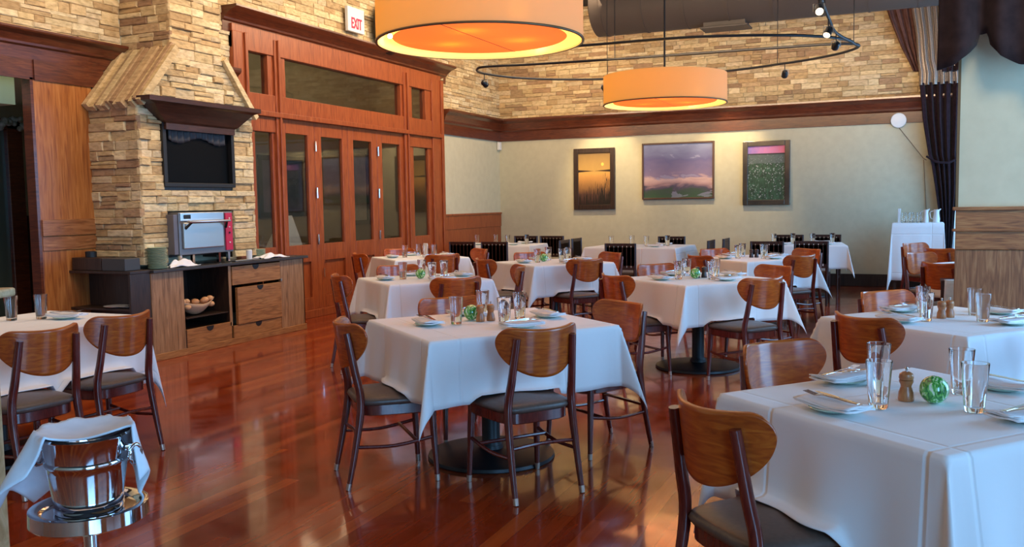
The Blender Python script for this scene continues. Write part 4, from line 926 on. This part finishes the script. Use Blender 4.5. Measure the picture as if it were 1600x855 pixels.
#      key: centre, half sizes (B, A), chairs [(x, y, heading deg, side)], goods, drop, name
T = {
 'T1': dict(c=(-2.14, 4.52), h=(.545, .49), a=B50, nm='the front centre table', ch=[(-1.60, 3.97, 143, 'near side'), (-2.64, 3.87, 44, 'left side'), (-1.53, 5.08, 236, 'right side'), (-2.66, 5.03, 320, 'far side')], mills=2, ball=1),
 'T2': dict(c=(.065, 3.15), h=(.47, .445), a=B50, nm='the large foreground table', ch=[(-.515, 2.62, 46, 'left side'), (-.48, 3.80, 322, 'far side')], mills=1, ball=2, n=80, pe=.10, drop=.36),
 'T3': dict(c=(.24, 5.38), h=(.50, .46), a=B50, nm='the right-edge table before the pier', ch=[(-.20, 4.83, 48, 'left side'), (-.13, 6.10, 318, 'far side'), (.72, 4.78, 140, 'near side')], mills=2, ball=0),
 'T4': dict(c=(-1.62, 7.60), h=(.50, .49), a=B50, nm='the right-centre table with exposed base', ch=[(-.98, 6.97, 142, 'near side'), (-2.17, 6.98, 50, 'left side'), (-1.06, 8.25, 232, 'right side'), (-2.16, 8.22, 320, 'far side')], mills=3, ball=3),
 'T5': dict(c=(-3.98, 7.05), h=(.47, .45), a=B50, nm='the second-row table at left', ch=[(-3.33, 6.46, 140, 'near side'), (-4.48, 6.47, 48, 'left side'), (-3.38, 7.80, 208, 'right side'), (-4.60, 7.62, 320, 'far side')], mills=0, ball=3),
 'T6': dict(c=(-3.62, 9.36), h=(.49, .48), a=B50, nm='the third-row middle table', ch=[(-3.05, 8.86, 141, 'near side'), (-4.15, 8.66, 50, 'left side'), (-3.14, 10.03, 230, 'right side'), (-4.15, 9.92, 320, 'far side')], mills=0, ball=1),
 'T10': dict(c=(-1.60, 10.40), h=(.48, .47), a=B50, nm='the third-row right table', ch=[(-1.0, 9.85, 141, 'near side'), (-2.06, 9.66, 50, 'left side'), (-1.05, 11.05, 230, 'right side'), (-2.15, 10.93, 320, 'far side')], mills=3, ball=0),
 'T7': dict(c=(-5.67, 9.95), h=(.48, .46), a=B50, nm='the table beside the glass doors', ch=[(-5.03, 9.40, 140, 'near side'), (-6.22, 9.40, 50, 'left side'), (-5.12, 10.60, 230, 'right side'), (-6.30, 10.48, 320, 'far side')], mills=0, ball=0),
 'T14': dict(c=(-4.80, 3.47), h=(.42, .72), a=R(0), nm='the left table near the counter', ch=[(-4.00, 3.17, 176, 'near'), (-4.08, 3.75, 178, 'far')], mills=0, ball=0, pe=.10, drop=.42),
 'T13': dict(c=(.88, 9.9), h=(.48, .46), a=B50, nm='the window table beside the pier', ch=[(.28, 8.85, 52, 'left side'), (.12, 10.45, 318, 'far side')], mills=0, ball=0),
 'T15': dict(c=(.95, 12.1), h=(.46, .46), a=B50, nm='the farthest window table by the curtain', ch=[(.34, 11.35, 50, 'left side'), (.08, 12.55, 318, 'far side')], mills=0, ball=0),
 'T8': dict(c=(-6.02, 13.30), h=(.62, .38), a=0, nm='the far corner table by the wainscot', dark=[(-6.12, 12.05, 90, 'near left'), (-5.60, 12.08, 90, 'near right'), (-6.02, 14.25, 270, 'far left'), (-5.54, 14.25, 270, 'far right')], mills=0, ball=0),
 'T9': dict(c=(-3.62, 12.95), h=(.68, .52), a=R(-3), nm='the far table under the violet painting', dark=[(-3.55, 11.72, 90, 'near'), (-4.72, 12.72, 0, 'left'), (-4.75, 13.35, 0, 'far left'), (-2.55, 12.75, 180, 'right'), (-2.45, 13.35, 180, 'far right'), (-3.42, 14.05, 270, 'far')], mills=0, ball=0),
 'T11': dict(c=(-1.38, 13.75), h=(.56, .50), a=R(8), nm='the far right table by the back wall', dark=[(-1.72, 12.45, 90, 'near left'), (-1.16, 12.55, 90, 'near right'), (-1.70, 14.72, 270, 'far left'), (-1.15, 14.78, 270, 'far right')], mills=0, ball=0),
}
for k, t in T.items():
    for x, y, f, s_ in t.get('ch', []) + t.get('dark', []): CHAIRS_AT.append((x, y, R(f)))
look = {'near side': 'back toward us', 'left side': 'seen from its back edge', 'right side': 'its front facing us', 'far side': 'facing us'}
si = 0
for k, t in T.items():
    cx, cy = t['c']; hx, hy = t['h']; a = t['a']; nm = t['nm']; si += 1
    tb = P_TB.place((cx, cy, 0), a, 'black pedestal under the cloth: ' + nm, 'table', 'pedestal tables')
    cloth(cx, cy, a, hx, hy, t.get('drop', .33), .762, 'white linen tablecloth on ' + nm, 30 + si, n=t.get('n', 40), PE=t.get('pe', .25))
    tb.scale = (min(1, hx / .49), min(1, hy / .49), 1)
    for x, y, f, s_ in t.get('ch', []):
        if k == 'T14': lb = 'brown curved-back chair at the left table, the %s one' % ('left' if s_ == 'near' else 'right')
        else: lb = 'brown curved-back chair, %s of %s' % (s_, nm)
        P_CH.place((x, y, 0), R(f), lb, 'chair', 'curved-back dining chairs')
    for x, y, f, s_ in t.get('dark', []):
        P_DK.place((x, y, 0), R(f), 'dark lattice-back chair, %s seat at %s' % (s_, nm), 'chair', 'dark lattice-back chairs')
    zt = .7655
    def W_(u, v): return (cx + u * cos(a) - v * sin(a), cy + u * sin(a) + v * cos(a))
    def put(P, u, v, rz, lab, cat, grp, dz=0): x, y = W_(u, v); return P.place((x, y, zt + dz), a + rz, lab, cat, grp)
    if k == 'T14':
        gl = [((.20, .26), 'nearer the aisle, right of the pair'), ((.0, .24), 'left of the pair')]; st = [((.13, .40), R(0), 'right end')]
        for (x, y), s_ in (((-4.86, 3.84), 'right one of the pair'), ((-4.98, 3.73), 'left one of the pair')):
            P_GL.place((x, y, zt), 0, 'clear glass on the left table, ' + s_, 'glass', 'drinking glasses')
        sett = [((-4.72, 3.90), R(10), 'right end'), ((-5.0, 3.45), R(80), 'left end')]
        sett = [((x - cx, y - cy), r_, s_) for (x, y), r_, s_ in sett]
    elif k in ('T8', 'T9', 'T11'):
        for (u, v), s_ in (((-.42, -.1), 'leftmost'), ((-.15, .05), 'second from left'), ((.12, -.08), 'third from left'), ((.40, .05), 'rightmost')):
            put(P_GL, u, v, 0, 'clear glass on %s, %s' % (nm, s_), 'glass', 'drinking glasses')
        sett = [((-.30, -.26), 0, 'near left'), ((.30, -.26), 0, 'near right'), ((.28, .27), 0, 'far right')]
    else:
        for (u, v), s_ in (((-.19, .02), 'left'), ((.08, .26), 'far'), ((.21, .03), 'right'), ((.02, -.16), 'near')):
            put(P_GL, u, v, 0, 'clear tumbler, %s setting of %s' % (s_, nm), 'glass', 'drinking glasses')
        sett = [((-.34, .06), R(88), 'left'), ((.02, .36), R(2), 'far'), ((.38, .0), R(92), 'right'), ((.05, -.31), R(-3), 'near')]
    for (u, v), rz, s_ in sett:
        put(P_PL, u, v, 0, 'pale green plate, %s setting of %s' % (s_, nm), 'plate', 'small green plates')
        put(P_NP, u, v, rz, 'folded white napkin, %s setting of %s' % (s_, nm), 'napkin', 'folded napkins')
        if k not in ('T8', 'T9', 'T11', 'T15', 'T13'):
            dx, dy = .012 * sin(rz), .012 * cos(rz)
            put(P_FK, u - dx, v + dy, rz + R(8), 'steel fork, %s setting of %s' % (s_, nm), 'fork', 'forks', .038)
            put(P_KN, u + dx, v - dy, rz - R(5), 'steel knife, %s setting of %s' % (s_, nm), 'knife', 'knives', .037)
    if t['mills'] in (1, 2): put(P_ML, -.03, .05, 0, 'brown wooden pepper mill on ' + nm + (', left of the two' if t['mills'] == 2 else ''), 'mill', 'wooden mills')
    if t['mills'] == 2: put(P_ML, .035, .05, 0, 'brown wooden pepper mill on %s, right of the two' % nm, 'mill', 'wooden mills')
    if t['mills'] == 3:
        put(P_MD, .03, .05, 0, 'dark wooden mill on %s, left of the two' % nm, 'mill', 'dark mills'); put(P_MD, .08, .02, 0, 'dark wooden mill on %s, right of the two' % nm, 'mill', 'dark mills')
    if t['ball']:
        u, v = {1: (-.05, .13), 2: (.015, -.02), 3: (-.03, .0)}[t['ball']]
        put(P_BL, u, v, 0, 'green swirled glass ball on ' + nm, 'ornament', 'green glass balls')

cdh = empty('table_card', (-5.62, 10.02, .7655), R(50), 'small white card standing among the glasses on the table beside the doors', 'card')
MB().box((-.005, -.07, 0), (.005, .07, .17)).build('card_face', M['napkin'], cdh, bevel=.001)
MB().box((.004, -.05, .05), (.0065, -.01, .12)).build('printed_block', mat('card_print', (.08, .10, .2), .5), cdh)
MB().box((-.03, -.05, 0), (.03, .05, .008)).build('card_foot', M['napkin'], cdh)
# ------------------------------------------------------------------ service table in the back right corner
sx0, sx1, sy = -.19, .49, 14.78
tb = empty('service_table', ((sx0 + sx1) / 2, sy, 0), 0, 'tall service stand hidden under the long white cloth by the curtain', 'table')
MB().box((-.33, -.21, .99), (.33, .21, 1.03)).build('tabletop', M['dark_wood'], tb)
for ax_ in (-.3, .3):
    for ay_ in (-.18, .18): MB().box((ax_ - .02, ay_ - .02, 0), (ax_ + .02, ay_ + .02, .99)).build('leg', M['dark_wood'], tb)
cloth((sx0 + sx1) / 2, sy, 0, .345, .22, .86, 1.04, 'long white cloth hanging from the tall service table by the curtain', 77, n=24, name='service_tablecloth', lift=False, flare=.6, PE=.06)
rnd = random.Random(5)
for q in range(6):
    P_GL.place((-.05 + q * .052, sy - .14 + .085 * (q % 2), 1.0435), 0, 'clear glass in the row on the tall service table', 'glass', 'glasses on the service table')
for q in range(5):
    o = MB().tube([(0, 0, 0), (rnd.uniform(-.01, .01), 0, .21)], [.006, .008], 6).build('drinking_straw_bundle', M['white'])
    o.location = (-.12 + .012 * (q % 3), sy - .16 + .012 * (q // 3), 1.0435); tag(o, 'tall thin white candle stick at the left of the service table', 'candle', 'white sticks on the service table')
for x, lab, w_ in ((.26, 'white spouted pitcher on the service table, left of two', .036), (.40, 'white pitcher on the service table, right of two', .045)):
    t = empty('water_pitcher', (x, sy - .12, 1.0435), 0, lab, 'pitcher')
    MB().lathe([(.001, 0), (w_, 0), (w_ * 1.05, .05), (w_ * .8, .14), (w_ * .9, .19), (w_ * .8, .19), (w_ * .7, .14), (.001, .03)], seg=24).build('body', M['white'], t, smooth=True)
    MB().tube(smooth_path([(-w_ * .85, 0, .17), (-w_ * 1.9, 0, .15), (-w_ * 1.7, 0, .07), (-w_, 0, .05)], 4), .006, 6).build('handle', M['white'], t, smooth=True)
    MB().tube([(w_ * .7, 0, .18), (w_ * 1.3, 0, .20)], [.012, .006], 8).build('spout', M['white'], t, smooth=True)
# napkin hanging over the window-side chair
def hang(u, v):
    s_ = v * .36 - .03
    if s_ < 0: return (.0 + s_, (u - .5) * .23, .49)
    return (.012 + .01 * sin(u * 7 + 3 * v), (u - .5) * (.23 + .02 * v), .49 - s_)
o = MB().grid(hang, 10, 12).build('hanging_napkin', M['towel'], smooth='all', solid=.006); o.location = (.41, 8.22, .245); o.rotation_euler = (0, 0, R(-85))
tag(o, 'pale blue folded napkin hanging beside the window chairs', 'napkin')
st_ = empty('low_stool', (.41, 8.37, 0), 0, 'small dark stool carrying the pale blue napkin near the pier', 'stool')
MB().box((-.14, -.12, .70), (.14, .135, .728)).build('seat', M['dark_chair'], st_, bevel=.004)
for ax_ in (-.12, .12):
    for ay_ in (-.10, .11): MB().box((ax_ - .014, ay_ - .014, 0), (ax_ + .014, ay_ + .014, .70)).build('leg', M['dark_chair'], st_)

# ------------------------------------------------------------------ curtains
def drape(outline, y, folds, amp, m, nm, label=None, cat='curtain', parent=None, n=80, seed=1, nv=40):
    """outline(v)-> (x0, x1, z) with v from top to bottom"""
    def fn(u, v):
        x0, x1, z = outline(v); ph = folds * 2 * pi * u
        return (x0 + (x1 - x0) * u, y - amp * (sin(ph) + .35 * sin(2.3 * ph + seed)) - .0, z if not callable(z) else z(u))
    o = MB().grid(fn, n, nv).build(nm, m, parent, smooth='all', solid=.006)
    if label: tag(o, label, cat)
    return o
def interp(tab):
    def f(v):
        z = tab[0][2] + (tab[-1][2] - tab[0][2]) * v
        for a, b_ in zip(tab, tab[1:]):
            if b_[2] <= z <= a[2] + 1e-6:
                t_ = (a[2] - z) / (a[2] - b_[2]); t_ = t_ * t_ * (3 - 2 * t_) if False else t_
                return (a[0] + (b_[0] - a[0]) * t_, a[1] + (b_[1] - a[1]) * t_, z)
        return tab[-1]
    return f
YC_ = 15.26
cu = empty('window_curtain', (.45, YC_, 0), 0, 'tall dark plum curtain with silver-brown top, tied back by the back wall', 'curtain')
dp = drape(interp([(.145, .735, 3.16), (.20, .72, 2.6), (.29, .70, 2.05), (.33, .695, 1.95), (.40, .69, 1.5), (.47, .66, 1.0), (.50, .64, .6), (.46, .70, .03)]), YC_, 5, .05, M['curtain'], 'lower_drape')
at_parent(dp, cu)
br_ = drape(interp([(-.02, .60, 4.5), (.08, .62, 3.9), (.11, .66, 3.5), (.14, .73, 3.3), (.135, .74, 3.12)]), YC_ - .03, 6, .045, M['brocade'], 'brocade_top', seed=3); at_parent(br_, cu)
s_ = drape(interp([(-.42, .12, 4.6), (-.30, .14, 4.2), (-.13, .16, 3.75), (.06, .18, 3.35)]), YC_ + .04, 4, .03, M['sheer'], 'sheer_panel', seed=5); at_parent(s_, cu)
s_ = drape(interp([(.40, .80, 4.6), (.42, .80, 3.8), (.45, .72, 3.3)]), YC_ - .10, 3, .04, M['curtain'], 'side_fall', seed=6); at_parent(s_, cu)
at_parent(MB().tube(smooth_path([(.26, YC_ - .06, 2.04), (.40, YC_ - .13, 1.95), (.58, YC_ - .13, 1.94), (.72, YC_ - .06, 2.03)], 6), .016, 8).build('tieback', M['curtain'], smooth=True), cu)
dsc = empty('wall_disc', (-.145, YB - .06, 2.62), 0, 'white round disc on the cornice edge with a thin cord to the curtain', 'disc')
MB().lathe([(.001, 0), (.105, 0), (.115, .012), (.11, .028), (.001, .036)], seg=36).build('disc', M['white'], dsc, smooth=True).rotation_euler = (R(90), 0, 0)
MB().tube([(.0, .02, -.1), (.36, -.1, -.60), (.40, -.30, -.64)], .006, 6).tube([(.37, .03, -.62), (.42, .03, -1.4)], .005, 6).build('cord', mat('cord', (.18, .12, .07), .6), dsc)
# dark swagged valance in front of the pier
def scallop(x):
    # lower edge heights of the swag, two deep scoops with a gathered notch between them
    pts = [(.18, 2.30), (.26, 2.32), (.34, 2.39), (.415, 2.47), (.425, 2.53), (.50, 2.535), (.51, 2.46), (.58, 2.37), (.68, 2.31), (.80, 2.29), (.95, 2.33), (1.08, 2.43), (1.12, 2.53), (1.2, 2.53), (1.24, 2.44), (1.45, 2.31), (1.7, 2.30), (2.0, 2.42), (2.5, 2.32), (2.94, 2.4)]
    for a, b_ in zip(pts, pts[1:]):
        if a[0] <= x <= b_[0]: t_ = (x - a[0]) / (b_[0] - a[0]); return a[1] + (b_[1] - a[1]) * t_
    return pts[-1][1]
def swag_fn(u, v):
    x = .185 + 2.7 * u; zb = scallop(x); z = 4.3 + (zb - 4.3) * v
    return (x - .02 * v * sin(14 * x), 7.02 - .045 * sin(24 * x + .5) * (.4 + .6 * v) - .03 * sin(9 * x) - .05 * v, z)
tag(MB().grid(swag_fn, 220, 24).build('swag_valance', M['swag'], smooth='all', solid=.008), 'dark plum swagged valance scalloped across the top of the pier', 'valance')

# ------------------------------------------------------------------ ice bucket on its stand
bx, by = -1.725, 1.46; tz = .745
t = empty('bucket_stand', (bx, by, 0), 0, 'chrome floor stand with round tray under the ice bucket', 'stand')
MB().lathe([(.001, tz - .006), (.100, tz - .006), (.108, tz + .004), (.121, tz + .008), (.128, tz + .005), (.129, tz - .026), (.125, tz - .03), (.122, tz - .012), (.10, tz - .016), (.001, tz - .016)], seg=64).build('tray', M['chrome'], t, smooth=True)
MB().lathe([(.016, .03), (.016, tz - .016)], seg=20, cap=False).build('pole', M['chrome'], t, smooth='all')
MB().lathe([(.001, 0), (.15, 0), (.15, .008), (.05, .03), (.016, .04), (.001, .04)], seg=48).build('foot', M['chrome'], t, smooth=True)
t = empty('ice_bucket', (bx, by, tz - .005), 0, 'shiny chrome ice bucket with ring handle draped with a white towel', 'bucket')
MB().lathe([(.001, 0), (.072, 0), (.076, .006), (.074, .02), (.085, .095), (.0875, .108), (.091, .113), (.091, .119), (.088, .123), (.096, .172), (.099, .176), (.096, .180), (.092, .174), (.084, .11), (.070, .012), (.001, .010)], seg=64).build('pail', M['chrome'], t, smooth=True)
dv = right
for s_ in (1, -1):
    p = dv * (.094 * s_); hd = MB().tube([p + Vector((0, 0, .142)), p + dv * .016 * s_ + Vector((0, 0, .142))], .010, 12).build('lug', M['chrome'], t, smooth=True)
    q = p + dv * .018 * s_ + Vector((0, 0, .127)); k2 = fwd
    MB().tube([q + (k2 * cos(a) * .6 + dv * cos(a) * .3 + Vector((0, 0, 1)) * sin(a)) * .022 for a in [2 * pi * i / 20 for i in range(20)]], .0055, 8, closed=True).build('ring_handle', M['chrome'], hd, smooth='all').matrix_parent_inverse = Matrix.Identity(4)
# towel thrown across the bucket
FE = [(-.30, -.15), (-.12, -.15), (-.07, -.12), (-.03, -.075), (.03, -.02), (.09, .015), (.22, -.03)]
def towel(u, v):
    x = -.30 + .52 * u
    for a, b2 in zip(FE, FE[1:]):
        if a[0] <= x <= b2[0] + 1e-9: f_ = a[1] + (b2[1] - a[1]) * (x - a[0]) / (b2[0] - a[0])
    y = f_ + v * (.20 - f_); r_ = math.hypot(x, y) + 1e-6; th = math.atan2(y, x); R0 = .1035
    if r_ < R0: X, Y, z = x, y, .190 - .022 * (1 - (r_ / R0) ** 2) * (.6 + .4 * sin(14 * x + 2))
    else:
        d = r_ - R0; left_ = max(0, -cos(th)); o_ = .16 + .42 * left_ ** 2 + .10 * sin(5 * th + 1.0) * min(1, d / .1)
        rr = R0 + d * o_ ; X, Y = rr * cos(th), rr * sin(th); z = .191 - d * math.sqrt(max(.2, 1 - o_ * o_)) + .006 * sin(9 * th)
    P = dv * X + fwd * Y; return (P.x, P.y, z)
o = MB().grid(towel, 70, 44).build('bar_towel', M['towel'], smooth='all', solid=.005); o.location = (bx, by, tz - .005)
tag(o, 'white towel draped over the chrome ice bucket', 'towel')

# pale oak stand at the left frame edge
t = empty('host_stand', (-2.75, 1.865, 0), 0, 'pale oak stand cut off by the left edge of the view', 'stand')
rz = YAW
t.rotation_euler = (0, 0, rz)
MB().box((-.50, -.30, 1.135), (.032, .30, 1.165)).build('top_board', M['oak_light'], t, bevel=.008)
MB().box((-.46, -.26, 0), (-.02, .26, 1.135)).build('cabinet', M['oak_light'], t, bevel=.004)
bpy.context.view_layer.update()
